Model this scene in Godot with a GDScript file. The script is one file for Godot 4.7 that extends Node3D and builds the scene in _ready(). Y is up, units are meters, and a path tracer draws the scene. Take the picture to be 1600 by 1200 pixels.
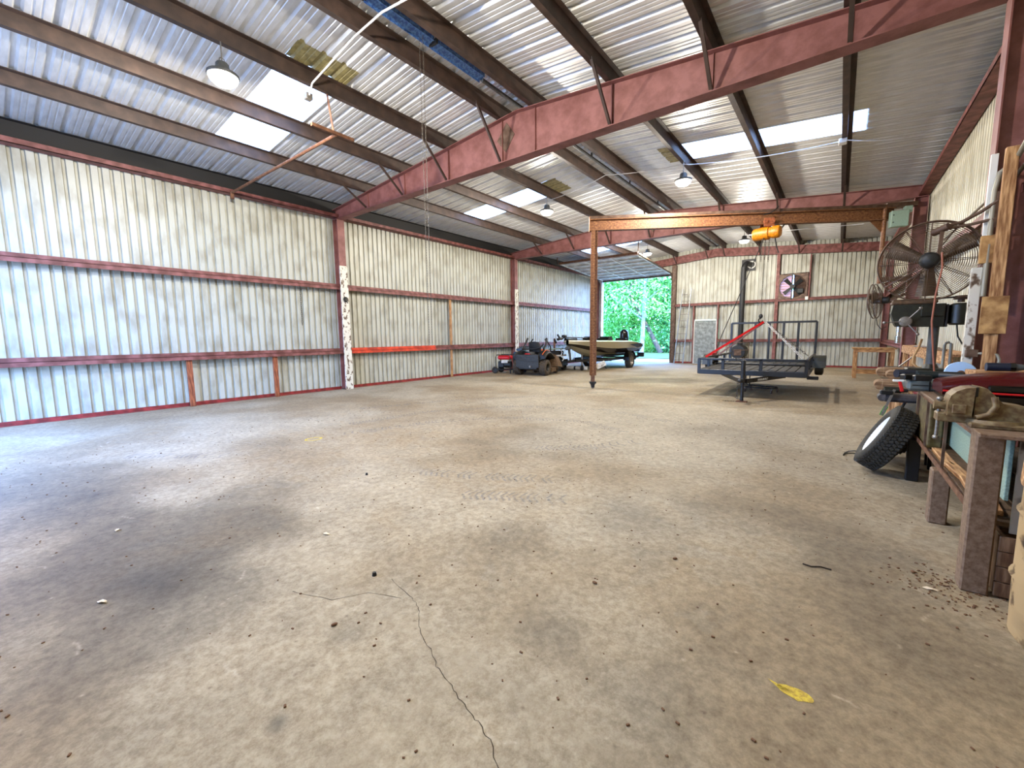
extends Node3D

const XL := -10.79      # left wall
const XR := 1.47        # right wall
const XM := -4.66       # ridge
const SL := 0.0875      # roof pitch
const E0 := 4.75        # top of rafter at the eave
const ZN := 1.36        # front wall
const ZA := -6.26       # first frame in view
const ZB := -13.88      # second frame
const ZF := -21.5       # far wall
const PW := 0.9144      # width of one metal sheet

# ---------------------------------------------------------------- mesh builder
class MB:
	var v := PackedVector3Array()
	var n := PackedVector3Array()
	var uv := PackedVector2Array()
	var uv2 := PackedVector2Array()

	func tri(a: Vector3, b: Vector3, c: Vector3, na := Vector3.ZERO, nb := Vector3.ZERO, nc := Vector3.ZERO) -> void:
		var f := (b - a).cross(c - a)
		if f.length_squared() < 1e-16: return
		if na == Vector3.ZERO:
			na = f.normalized(); nb = na; nc = na
		if f.dot(na + nb + nc) > 0.0:
			v.append_array([a, c, b]); n.append_array([na, nc, nb])
		else:
			v.append_array([a, b, c]); n.append_array([na, nb, nc])

	func quad(a: Vector3, b: Vector3, c: Vector3, d: Vector3) -> void:
		tri(a, b, c); tri(a, c, d)

	func quadn(a: Vector3, b: Vector3, c: Vector3, d: Vector3, na: Vector3, nb: Vector3, nc: Vector3, nd: Vector3) -> void:
		tri(a, b, c, na, nb, nc); tri(a, c, d, na, nc, nd)

	# a box with chamfered edges
	func box(c: Vector3, s: Vector3, bs := Basis(), bev := 0.0) -> void:
		var h := s * 0.5
		var e: float = minf(bev, minf(h.x, minf(h.y, h.z)) * 0.6)
		var ax := [Vector3.AXIS_X, Vector3.AXIS_Y, Vector3.AXIS_Z]
		for k in 3:
			var i: int = (k + 1) % 3
			var j: int = (k + 2) % 3
			for sg in [-1.0, 1.0]:
				var p := []
				for q in [[-1, -1], [1, -1], [1, 1], [-1, 1]]:
					var w := Vector3.ZERO
					w[k] = sg * h[k]; w[i] = q[0] * (h[i] - e); w[j] = q[1] * (h[j] - e)
					p.append(c + bs * w)
				var nn := Vector3.ZERO; nn[k] = sg
				nn = (bs * nn).normalized()
				quadn(p[0], p[1], p[2], p[3], nn, nn, nn, nn)
		if e <= 0.0: return
		for k in 3:
			var i: int = (k + 1) % 3
			var j: int = (k + 2) % 3
			for a in [-1.0, 1.0]:
				for b in [-1.0, 1.0]:
					var p := []
					for t in [[-1, 0], [1, 0], [1, 1], [-1, 1]]:
						var w := Vector3.ZERO
						w[k] = t[0] * (h[k] - e)
						w[i] = a * (h[i] - (0.0 if t[1] == 0 else e)); w[j] = b * (h[j] - (e if t[1] == 0 else 0.0))
						p.append(c + bs * w)
					var nn := Vector3.ZERO; nn[i] = a; nn[j] = b
					nn = (bs * nn).normalized()
					quadn(p[0], p[1], p[2], p[3], nn, nn, nn, nn)
		for a in [-1.0, 1.0]:
			for b in [-1.0, 1.0]:
				for d in [-1.0, 1.0]:
					var nn := (bs * Vector3(a, b, d)).normalized()
					tri(c + bs * Vector3(a * h.x, b * (h.y - e), d * (h.z - e)), c + bs * Vector3(a * (h.x - e), b * h.y, d * (h.z - e)), c + bs * Vector3(a * (h.x - e), b * (h.y - e), d * h.z), nn, nn, nn)

	func span(a: Vector3, b: Vector3, bev := 0.0) -> void:      # box between two corners
		box((a + b) * 0.5, (b - a).abs(), Basis(), bev)

	static func frame(d: Vector3, up := Vector3.UP) -> Basis:   # y along d
		var y := d.normalized()
		if absf(y.dot(up.normalized())) > 0.99: up = Vector3(0, 0, 1) if absf(y.z) < 0.9 else Vector3(1, 0, 0)
		var x := y.cross(up).normalized()
		return Basis(x, y, x.cross(y))

	func bar(a: Vector3, b: Vector3, w: float, t: float, up := Vector3.UP, bev := 0.0) -> void:   # w across, t along up
		box((a + b) * 0.5, Vector3(w, (b - a).length(), t), frame(b - a, up), bev)

	func cyl(a: Vector3, b: Vector3, r0: float, r1 := -1.0, seg := 12, caps := true) -> void:
		if r1 < 0.0: r1 = r0
		var f := frame(b - a)
		var d := (b - a).normalized()
		var sl := d * ((r0 - r1) / maxf((b - a).length(), 1e-5))
		for i in seg:
			var t0 := TAU * i / seg
			var t1 := TAU * (i + 1) / seg
			var u0: Vector3 = f.x * cos(t0) + f.z * sin(t0)
			var u1: Vector3 = f.x * cos(t1) + f.z * sin(t1)
			var n0 := (u0 + sl).normalized()
			var n1 := (u1 + sl).normalized()
			quadn(a + u0 * r0, a + u1 * r0, b + u1 * r1, b + u0 * r1, n0, n1, n1, n0)
			if caps:
				tri(a, a + u0 * r0, a + u1 * r0, -d, -d, -d)
				tri(b, b + u0 * r1, b + u1 * r1, d, d, d)

	func tube(pts: Array, r: float, seg := 8, closed := false) -> void:
		var m := pts.size()
		var rings := []
		var cen := []
		var up := Vector3.UP
		var last := m if closed else m - 1
		for i in m:
			var p0: Vector3 = pts[(i - 1 + m) % m] if (i > 0 or closed) else pts[0]
			var p1: Vector3 = pts[(i + 1) % m] if (i < m - 1 or closed) else pts[m - 1]
			var d := (p1 - p0).normalized()
			if absf(d.dot(up)) > 0.95: up = Vector3(1, 0, 0) if absf(d.x) < 0.8 else Vector3(0, 0, 1)
			var x := d.cross(up).normalized()
			var y := x.cross(d).normalized()
			up = y
			var ring := []
			for k in seg:
				ring.append(x * cos(TAU * k / seg) + y * sin(TAU * k / seg))
			rings.append(ring); cen.append(pts[i])
		for i in last:
			var j := (i + 1) % m
			for k in seg:
				var l := (k + 1) % seg
				quadn(cen[i] + rings[i][k] * r, cen[i] + rings[i][l] * r, cen[j] + rings[j][l] * r, cen[j] + rings[j][k] * r, rings[i][k], rings[i][l], rings[j][l], rings[j][k])
		if not closed:
			for e in [0, m - 1]:
				for k in range(1, seg - 1):
					tri(cen[e] + rings[e][0] * r, cen[e] + rings[e][k] * r, cen[e] + rings[e][k + 1] * r)

	# profile of (radius, height along local y)
	func lathe(prof: Array, xf: Transform3D, seg := 24, smooth := true) -> void:
		var nr := []
		for i in prof.size():
			var a: Vector2 = prof[maxi(i - 1, 0)]
			var b: Vector2 = prof[mini(i + 1, prof.size() - 1)]
			var d := b - a
			nr.append(Vector2(d.y, -d.x).normalized())
		for i in prof.size() - 1:
			var p: Vector2 = prof[i]
			var q: Vector2 = prof[i + 1]
			var fl := Vector2(q.y - p.y, p.x - q.x).normalized()
			var na: Vector2 = nr[i] if smooth and nr[i].dot(fl) > 0.75 else fl
			var nb: Vector2 = nr[i + 1] if smooth and nr[i + 1].dot(fl) > 0.75 else fl
			for k in seg:
				var c0 := Vector2(cos(TAU * k / seg), sin(TAU * k / seg))
				var c1 := Vector2(cos(TAU * (k + 1) / seg), sin(TAU * (k + 1) / seg))
				var P := func(o: Vector2, c: Vector2) -> Vector3: return xf * Vector3(o.x * c.x, o.y, o.x * c.y)
				var N := func(o: Vector2, c: Vector2) -> Vector3: return (xf.basis * Vector3(o.x * c.x, o.y, o.x * c.y)).normalized()
				quadn(P.call(p, c0), P.call(p, c1), P.call(q, c1), P.call(q, c0), N.call(na, c0), N.call(na, c1), N.call(nb, c1), N.call(nb, c0))

	# polygon in local xy, pushed along local z from 0 to depth
	func prism(poly: Array, xf: Transform3D, depth: float) -> void:
		var pp := PackedVector2Array(poly)
		var t := Geometry2D.triangulate_polygon(pp)
		var fz := (xf.basis.z).normalized()
		for i in range(0, t.size(), 3):
			var a := Vector3(pp[t[i]].x, pp[t[i]].y, 0)
			var b := Vector3(pp[t[i + 1]].x, pp[t[i + 1]].y, 0)
			var c := Vector3(pp[t[i + 2]].x, pp[t[i + 2]].y, 0)
			var dz := Vector3(0, 0, depth)
			tri(xf * a, xf * b, xf * c, -fz, -fz, -fz)
			tri(xf * (a + dz), xf * (b + dz), xf * (c + dz), fz, fz, fz)
		var cw := Geometry2D.is_polygon_clockwise(pp)
		for i in pp.size():
			var a := pp[i]
			var b := pp[(i + 1) % pp.size()]
			var e := b - a
			var o := Vector2(-e.y, e.x) if cw else Vector2(e.y, -e.x)
			var nn := (xf.basis * Vector3(o.x, o.y, 0)).normalized()
			quadn(xf * Vector3(a.x, a.y, 0), xf * Vector3(b.x, b.y, 0), xf * Vector3(b.x, b.y, depth), xf * Vector3(a.x, a.y, depth), nn, nn, nn, nn)

	# rings of equal length, joined with smooth normals
	func loft(rings: Array, closed := true, caps := true) -> void:
		var m: int = rings.size()
		var k: int = rings[0].size()
		var nn := []
		for i in m:
			var row := []
			for j in k:
				var i0: Vector3 = rings[maxi(i - 1, 0)][j]
				var i1: Vector3 = rings[mini(i + 1, m - 1)][j]
				var j0: Vector3 = rings[i][(j - 1 + k) % k] if closed or j > 0 else rings[i][0]
				var j1: Vector3 = rings[i][(j + 1) % k] if closed or j < k - 1 else rings[i][k - 1]
				row.append((i1 - i0).cross(j1 - j0).normalized())
			nn.append(row)
		for i in m - 1:
			for j in (k if closed else k - 1):
				var l := (j + 1) % k
				quadn(rings[i][j], rings[i][l], rings[i + 1][l], rings[i + 1][j], nn[i][j], nn[i][l], nn[i + 1][l], nn[i + 1][j])
		if caps and closed:
			for e in [0, m - 1]:
				var c := Vector3.ZERO
				for p in rings[e]: c += p
				c /= k
				for j in k: tri(c, rings[e][j], rings[e][(j + 1) % k])

	func ball(c: Vector3, r: Vector3, seg := 12, bs := Basis()) -> void:
		var rows := seg / 2
		var P := func(i: int, j: int) -> Vector3:
			var th := PI * i / rows
			var ph := TAU * j / seg
			return Vector3(sin(th) * cos(ph), cos(th), sin(th) * sin(ph))
		for i in rows:
			for j in seg:
				var a: Vector3 = P.call(i, j)
				var b: Vector3 = P.call(i, j + 1)
				var d: Vector3 = P.call(i + 1, j + 1)
				var e: Vector3 = P.call(i + 1, j)
				quadn(c + bs * (a * r), c + bs * (b * r), c + bs * (d * r), c + bs * (e * r), (bs * (a / r)).normalized(), (bs * (b / r)).normalized(), (bs * (d / r)).normalized(), (bs * (e / r)).normalized())

	func ring(c: Vector3, axis: Vector3, R: float, r: float, seg := 32, s2 := 6) -> void:
		var f := MB.frame(axis)
		var pts := []
		for i in seg:
			pts.append(c + (f.x * cos(TAU * i / seg) + f.z * sin(TAU * i / seg)) * R)
		tube(pts, r, s2, true)

	func mesh() -> ArrayMesh:
		var a := []
		a.resize(Mesh.ARRAY_MAX)
		a[Mesh.ARRAY_VERTEX] = v; a[Mesh.ARRAY_NORMAL] = n
		if uv.size() == v.size(): a[Mesh.ARRAY_TEX_UV] = uv
		if uv2.size() == v.size(): a[Mesh.ARRAY_TEX_UV2] = uv2
		var m := ArrayMesh.new()
		m.add_surface_from_arrays(Mesh.PRIMITIVE_TRIANGLES, a)
		return m

# ---------------------------------------------------------------- naming and placing
var used := {}
func numbered(parent: Node, called: String) -> String:
	var key := str(parent.get_instance_id()) + called
	var k: int = used.get(key, 0)
	used[key] = k + 1
	return called if k == 0 else "%s_%03d" % [called, k]

func put(parent: Node, called: String, mesh: Mesh, m: Material, xf := Transform3D()) -> MeshInstance3D:
	var o := MeshInstance3D.new()
	o.name = numbered(parent, called)
	o.mesh = mesh
	o.material_override = m
	o.transform = xf
	o.cast_shadow = GeometryInstance3D.SHADOW_CASTING_SETTING_ON
	parent.add_child(o, true)
	return o

func part(parent: Node, called: String, b: MB, m: Material, xf := Transform3D()) -> MeshInstance3D:
	return put(parent, called, b.mesh(), m, xf)

func tag(o: Node, label: String, category: String, group := "") -> Node:
	o.set_meta("label", label); o.set_meta("category", category)
	if group != "": o.set_meta("group", group)
	return o

func thing(called: String, label: String, category: String, at := Vector3.ZERO, turn := 0.0, group := "") -> Node3D:
	var o := Node3D.new()
	o.name = numbered(self, called)
	add_child(o, true)
	o.position = at; o.rotation.y = turn
	tag(o, label, category, group)
	return o

func structure(called: String, label := "") -> Node3D:
	var o := Node3D.new()
	o.name = called
	add_child(o, true)
	o.set_meta("kind", "structure")
	if label != "": o.set_meta("label", label)
	return o

# ---------------------------------------------------------------- materials
var mats := {}
var texs := {}

func gray(key: String, freq: float, oct: int, lo: float, hi: float, size := 512, kind := FastNoiseLite.TYPE_SIMPLEX_SMOOTH, contrast := 1.0) -> ImageTexture:
	if texs.has(key): return texs[key]
	var fn := FastNoiseLite.new()
	fn.seed = key.hash() % 10000
	fn.noise_type = kind
	fn.frequency = freq
	fn.fractal_octaves = oct
	var im := fn.get_seamless_image(size, size)
	im.convert(Image.FORMAT_L8)
	var d := im.get_data()
	var lut := PackedByteArray()
	lut.resize(256)
	for i in 256:
		var t := clampf((i / 255.0 - 0.5) * contrast + 0.5, 0.0, 1.0)
		lut[i] = int(clampf(lerpf(lo, hi, t), 0.0, 1.0) * 255.0)
	for i in d.size(): d[i] = lut[d[i]]
	var t := ImageTexture.create_from_image(Image.create_from_data(size, size, false, Image.FORMAT_L8, d))
	texs[key] = t
	return t

# two colours mixed by noise
func duo(key: String, a: Color, b: Color, freq: float, oct: int, contrast: float, size := 512, kind := FastNoiseLite.TYPE_SIMPLEX_SMOOTH, shift := 0.0, gain := 0.5) -> ImageTexture:
	if texs.has(key): return texs[key]
	var fn := FastNoiseLite.new()
	fn.seed = key.hash() % 10000
	fn.noise_type = kind
	fn.frequency = freq
	fn.fractal_octaves = oct
	fn.fractal_gain = gain
	var im := fn.get_seamless_image(size, size)
	im.convert(Image.FORMAT_L8)
	var d := im.get_data()
	var lut := []
	for i in 256:
		var t := clampf((i / 255.0 - 0.5 + shift) * contrast + 0.5, 0.0, 1.0)
		var c := a.lerp(b, t)
		lut.append([int(c.r * 255), int(c.g * 255), int(c.b * 255)])
	var o := PackedByteArray()
	o.resize(d.size() * 3)
	for i in d.size():
		var l: Array = lut[d[i]]
		o[i * 3] = l[0]; o[i * 3 + 1] = l[1]; o[i * 3 + 2] = l[2]
	var t := ImageTexture.create_from_image(Image.create_from_data(size, size, false, Image.FORMAT_RGB8, o))
	texs[key] = t
	return t

func mat(key: String, c := Color.WHITE, rough := 0.7, metal := 0.0, tex: Texture2D = null, scale := Vector3.ONE, world := true, detail: Texture2D = null) -> StandardMaterial3D:
	if mats.has(key): return mats[key]
	var m := StandardMaterial3D.new()
	m.albedo_color = c
	m.roughness = rough
	m.metallic = metal
	if tex:
		m.albedo_texture = tex
		m.uv1_triplanar = true
		m.uv1_world_triplanar = world
		m.uv1_scale = scale
	m.resource_name = key
	mats[key] = m
	return m

func M(key: String) -> StandardMaterial3D:
	return mats[key]

func roof_y(x: float) -> float:      # underside of the roof sheets
	return E0 + 0.2 + SL * ((x - XL) if x < XM else (XR - x))

func make_materials() -> void:
	var mottle := gray("mottle", 0.012, 5, 0.62, 1.0)
	var fine := gray("fine", 0.06, 4, 0.72, 1.0)
	var rust := duo("rust", Color(0.70, 0.60, 0.54), Color(1, 1, 1), 0.012, 6, 1.8)
	var grain := duo("grain", Color(0.62, 0.52, 0.42), Color(1, 0.97, 0.92), 0.02, 5, 1.7)
	var stain := duo("stain", Color(0.78, 0.76, 0.70), Color(1, 1, 0.98), 0.010, 6, 1.6, 512, FastNoiseLite.TYPE_SIMPLEX_SMOOTH, 0.22)
	mat("wall", Color(0.665, 0.665, 0.63), 0.45, 0.0, stain, Vector3(0.5, 0.22, 0.5))
	mat("wall_right", Color(0.72, 0.70, 0.635), 0.55, 0.0, stain, Vector3(0.5, 0.14, 0.5))
	mat("roof", Color(0.86, 0.86, 0.85), 0.42, 0.3, gray("roofgrain", 0.02, 5, 0.86, 1.0), Vector3(0.25, 0.5, 0.9))
	mat("galv", Color(0.62, 0.64, 0.65), 0.4, 0.7, fine, Vector3(1, 1, 1))
	mat("girt", Color(0.50, 0.30, 0.28), 0.6, 0.0, rust, Vector3(0.7, 0.7, 0.7))
	mat("primer", Color(0.52, 0.335, 0.315), 0.6, 0.0, duo("primerwear", Color(0.78, 0.70, 0.66), Color(1, 1, 1), 0.008, 7, 1.5, 512, FastNoiseLite.TYPE_SIMPLEX_SMOOTH, 0.12, 0.65), Vector3(0.5, 0.5, 0.5))
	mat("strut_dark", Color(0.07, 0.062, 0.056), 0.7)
	mat("purlin", Color(0.30, 0.23, 0.195), 0.6, 0.0, mottle, Vector3(0.6, 0.6, 0.6))
	mat("orange_girt", Color(0.80, 0.26, 0.13), 0.6, 0.0, rust, Vector3(0.6, 0.6, 0.6))
	mat("base_red", Color(0.55, 0.16, 0.14), 0.6, 0.0, rust, Vector3(0.8, 0.8, 0.8))
	mat("chipped", Color(0.80, 0.78, 0.72), 0.6, 0.0, duo("chips", Color(0.42, 0.33, 0.27), Color(1, 1, 1), 0.02, 6, 5.0, 512, FastNoiseLite.TYPE_SIMPLEX_SMOOTH, 0.2), Vector3(0.8, 0.6, 0.8))
	mat("wood", Color(0.78, 0.63, 0.46), 0.75, 0.0, grain, Vector3(3.0, 0.35, 3.0), false)
	mat("wood_x", Color(0.78, 0.63, 0.46), 0.75, 0.0, grain, Vector3(0.35, 3.0, 3.0), false)
	mat("wood_z", Color(0.78, 0.63, 0.46), 0.75, 0.0, grain, Vector3(3.0, 3.0, 0.35), false)
	mat("wood_gray", Color(0.62, 0.52, 0.40), 0.8, 0.0, grain, Vector3(0.35, 3.0, 3.0), false)
	mat("wood_red", Color(0.62, 0.36, 0.22), 0.75, 0.0, grain, Vector3(3.0, 0.35, 3.0), false)
	mat("wood_old", Color(0.54, 0.43, 0.33), 0.8, 0.0, grain, Vector3(3.0, 0.4, 3.0), false)
	mat("plywood", Color(0.75, 0.61, 0.41), 0.7, 0.0, grain, Vector3(0.6, 0.6, 0.6), false)
	mat("rusty", Color(0.46, 0.32, 0.22), 0.7, 0.0, rust, Vector3(1.2, 1.2, 1.2))
	mat("rust_beam", Color(0.53, 0.39, 0.27), 0.6, 0.05, duo("beamrust", Color(0.62, 0.46, 0.34), Color(1, 0.95, 0.84), 0.03, 6, 1.8), Vector3(1.2, 1.2, 1.2))
	mat("brown_steel", Color(0.40, 0.32, 0.26), 0.55, 0.2, rust, Vector3(1, 1, 1))
	mat("steel", Color(0.62, 0.60, 0.57), 0.4, 0.7, fine, Vector3(2, 2, 2))
	mat("chrome", Color(0.85, 0.86, 0.88), 0.18, 1.0)
	mat("black", Color(0.045, 0.045, 0.05), 0.5, 0.0, fine, Vector3(2, 2, 2))
	mat("black_gloss", Color(0.02, 0.02, 0.022), 0.2)
	mat("trailer", Color(0.05, 0.055, 0.065), 0.38, 0.0, mottle, Vector3(1.5, 1.5, 1.5))
	mat("dark_gray", Color(0.12, 0.125, 0.13), 0.55, 0.0, mottle, Vector3(2, 2, 2))
	mat("mid_gray", Color(0.33, 0.34, 0.34), 0.5, 0.0, mottle, Vector3(2, 2, 2))
	mat("rubber", Color(0.20, 0.187, 0.155), 0.8, 0.0, mottle, Vector3(3, 3, 3))
	mat("dusty_rubber", Color(0.30, 0.255, 0.20), 0.9, 0.0, mottle, Vector3(4, 4, 4))
	mat("dust_brown", Color(0.42, 0.32, 0.22), 0.85, 0.0, mottle, Vector3(3, 3, 3))
	mat("green_machine", Color(0.155, 0.165, 0.125), 0.42, 0.0, mottle, Vector3(2, 2, 2))
	mat("vise", Color(0.50, 0.43, 0.29), 0.6, 0.0, rust, Vector3(4, 4, 4))
	mat("pale_green", Color(0.60, 0.70, 0.63), 0.5, 0.0, fine, Vector3(2, 2, 2))
	mat("olive", Color(0.42, 0.38, 0.24), 0.6, 0.0, rust, Vector3(2, 2, 2))
	mat("white", Color(0.86, 0.86, 0.84), 0.45)
	mat("white_pvc", Color(0.82, 0.82, 0.82), 0.35)
	mat("red", Color(0.72, 0.05, 0.07), 0.4)
	mat("dark_red", Color(0.26, 0.02, 0.03), 0.25)
	mat("yellow", Color(0.86, 0.56, 0.06), 0.45, 0.0, rust, Vector3(4, 4, 4))
	mat("orange", Color(0.86, 0.36, 0.10), 0.5, 0.0, fine, Vector3(3, 3, 3))
	mat("blue_dark", Color(0.05, 0.09, 0.17), 0.4)
	mat("cyan_black", Color(0.07, 0.12, 0.13), 0.4)
	mat("blue_film", Color(0.36, 0.53, 0.74), 0.3, 0.35, duo("film", Color(0.55, 0.6, 0.75), Color(1, 1, 1), 0.03, 5, 2.5), Vector3(1.2, 1.2, 1.2))
	mat("disc", Color(0.62, 0.74, 0.88), 0.35, 0.1)
	mat("door_gray", Color(0.60, 0.63, 0.62), 0.5, 0.0, mottle, Vector3(0.9, 0.9, 0.9))
	mat("sheet_white", Color(0.92, 0.90, 0.87), 0.5, 0.0, mottle, Vector3(0.4, 0.4, 0.4))
	mat("boat_tan", Color(0.74, 0.70, 0.57), 0.18, 0.2, gray("flake", 0.08, 3, 0.85, 1.0), Vector3(3, 3, 3))
	mat("boat_white", Color(0.85, 0.83, 0.76), 0.2)
	mat("boat_dark", Color(0.055, 0.03, 0.035), 0.15)
	mat("yellow_lap", Color(0.66, 0.61, 0.40), 0.5, 0.0, mottle, Vector3(1.2, 1.2, 1.2))
	mat("cable", Color(0.05, 0.045, 0.04), 0.6)
	mat("pink_cable", Color(0.62, 0.38, 0.30), 0.6)
	mat("chain", Color(0.34, 0.32, 0.29), 0.45, 0.6)
	mat("bark", Color(0.40, 0.34, 0.28), 0.9, 0.0, mottle, Vector3(1.5, 0.6, 1.5))
	mat("pale_bark", Color(0.62, 0.64, 0.66), 0.8, 0.0, mottle, Vector3(1.5, 0.6, 1.5))
	mat("barrel", Color(0.66, 0.55, 0.38), 0.7, 0.0, duo("peel", Color(0.22, 0.15, 0.10), Color(1, 1, 1), 0.008, 6, 5.0, 512, FastNoiseLite.TYPE_SIMPLEX_SMOOTH, 0.12, 0.6), Vector3(0.9, 0.9, 0.9))
	mat("plate_stain", Color(0.60, 0.56, 0.49), 0.6, 0.0, duo("platestain", Color(0.25, 0.18, 0.13), Color(1, 1, 1), 0.009, 5, 4.0, 512, FastNoiseLite.TYPE_SIMPLEX_SMOOTH, 0.2), Vector3(0.8, 0.8, 0.8))
	mat("leaf_litter", Color(0.52, 0.46, 0.38), 0.9)
	mat("crack", Color(0.16, 0.12, 0.085), 0.95)
	mat("yellow_paint", Color(0.76, 0.67, 0.22), 0.85, 0.0, duo("paintwear", Color(0.80, 0.76, 0.95), Color(1, 1, 1), 0.03, 7, 3.0, 256, FastNoiseLite.TYPE_SIMPLEX_SMOOTH, 0.05, 0.8), Vector3(5, 5, 5))
	mat("gravel", Color(0.66, 0.63, 0.58), 0.95, 0.0, fine, Vector3(0.5, 0.5, 0.5))
	mat("lawn", Color(0.25, 0.36, 0.15), 0.95, 0.0, fine, Vector3(0.4, 0.4, 0.4))
	var sky := StandardMaterial3D.new()
	sky.albedo_color = Color(0.95, 0.95, 0.92)
	sky.roughness = 0.4
	sky.backlight_enabled = true
	sky.backlight = Color(1.0, 1.0, 0.97)
	sky.cull_mode = BaseMaterial3D.CULL_DISABLED
	mats["skylight"] = sky
	var lamp := StandardMaterial3D.new()
	lamp.albedo_color = Color(0.95, 0.95, 0.95)
	lamp.emission_enabled = true
	lamp.emission = Color(1.0, 0.98, 0.95)
	lamp.emission_energy_multiplier = 3.0
	mats["lamp_glow"] = lamp
	for g in [["leaf_a", Color(0.42, 0.58, 0.36)], ["leaf_b", Color(0.54, 0.67, 0.42)], ["leaf_c", Color(0.34, 0.52, 0.36)]]:
		var lm := StandardMaterial3D.new()
		lm.albedo_color = g[1]
		lm.roughness = 0.5
		lm.cull_mode = BaseMaterial3D.CULL_DISABLED
		lm.backlight_enabled = true
		lm.backlight = Color(g[1].r, g[1].g, g[1].b) * 1.6
		mats[g[0]] = lm

func _ready() -> void:
	# camera
	var cam := Camera3D.new()
	cam.name = "camera"
	cam.fov = 85.14
	cam.near = 0.05
	cam.far = 300.0
	cam.transform = Transform3D(Basis(Vector3(0.78953398, -0.01094638, -0.61360922), Vector3(-0.06045794, 0.99359017, -0.09551652), Vector3(0.61072165, 0.11251108, 0.78381141)), Vector3(0, 1.383, 0))
	add_child(cam)
	cam.current = true
	# sky and exposure
	var we := WorldEnvironment.new()
	we.name = "environment"
	var env := Environment.new()
	env.background_mode = Environment.BG_SKY
	var ps := ProceduralSkyMaterial.new()
	ps.sky_top_color = Color(0.46, 0.65, 1.0)
	ps.sky_horizon_color = Color(0.60, 0.77, 1.0)
	ps.ground_horizon_color = Color(0.60, 0.77, 1.0)
	ps.ground_bottom_color = Color(0.45, 0.46, 0.42)
	ps.sky_curve = 0.25
	ps.sky_energy_multiplier = 4.0
	ps.ground_energy_multiplier = 1.0
	var sk := Sky.new()
	sk.sky_material = ps
	env.sky = sk
	env.tonemap_mode = Environment.TONE_MAPPER_LINEAR
	env.tonemap_exposure = 1.1
	env.sdfgi_enabled = true
	env.ssao_enabled = true
	env.ssil_enabled = true
	we.environment = env
	add_child(we)
	# sun, high and behind the camera's right shoulder
	var sun := DirectionalLight3D.new()
	sun.name = "sun"
	sun.light_color = Color(1.0, 0.95, 0.86)
	sun.light_energy = 3.2
	sun.light_angular_distance = 0.5
	sun.shadow_enabled = true
	sun.sky_mode = DirectionalLight3D.SKY_MODE_LIGHT_ONLY
	add_child(sun)
	sun.look_at_from_position(Vector3(6.0, 8.5, 2.0), Vector3.ZERO)
	make_materials()
	build_floor()
	build_walls()
	build_roof()
	build_frames()
	build_far_wall()
	build_outside()
	build_lamps()
	build_overhead()
	build_crane()
	build_trailer()
	build_mower()
	build_boat()
	build_far_things()
	build_fans()
	build_bench()
	build_bench_tools()
	build_right_wall_things()
	build_litter()

# ---------------------------------------------------------------- the shell
func smooth01(a: float, b: float, x: float) -> float:
	return smoothstep(a, b, x)

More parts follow.
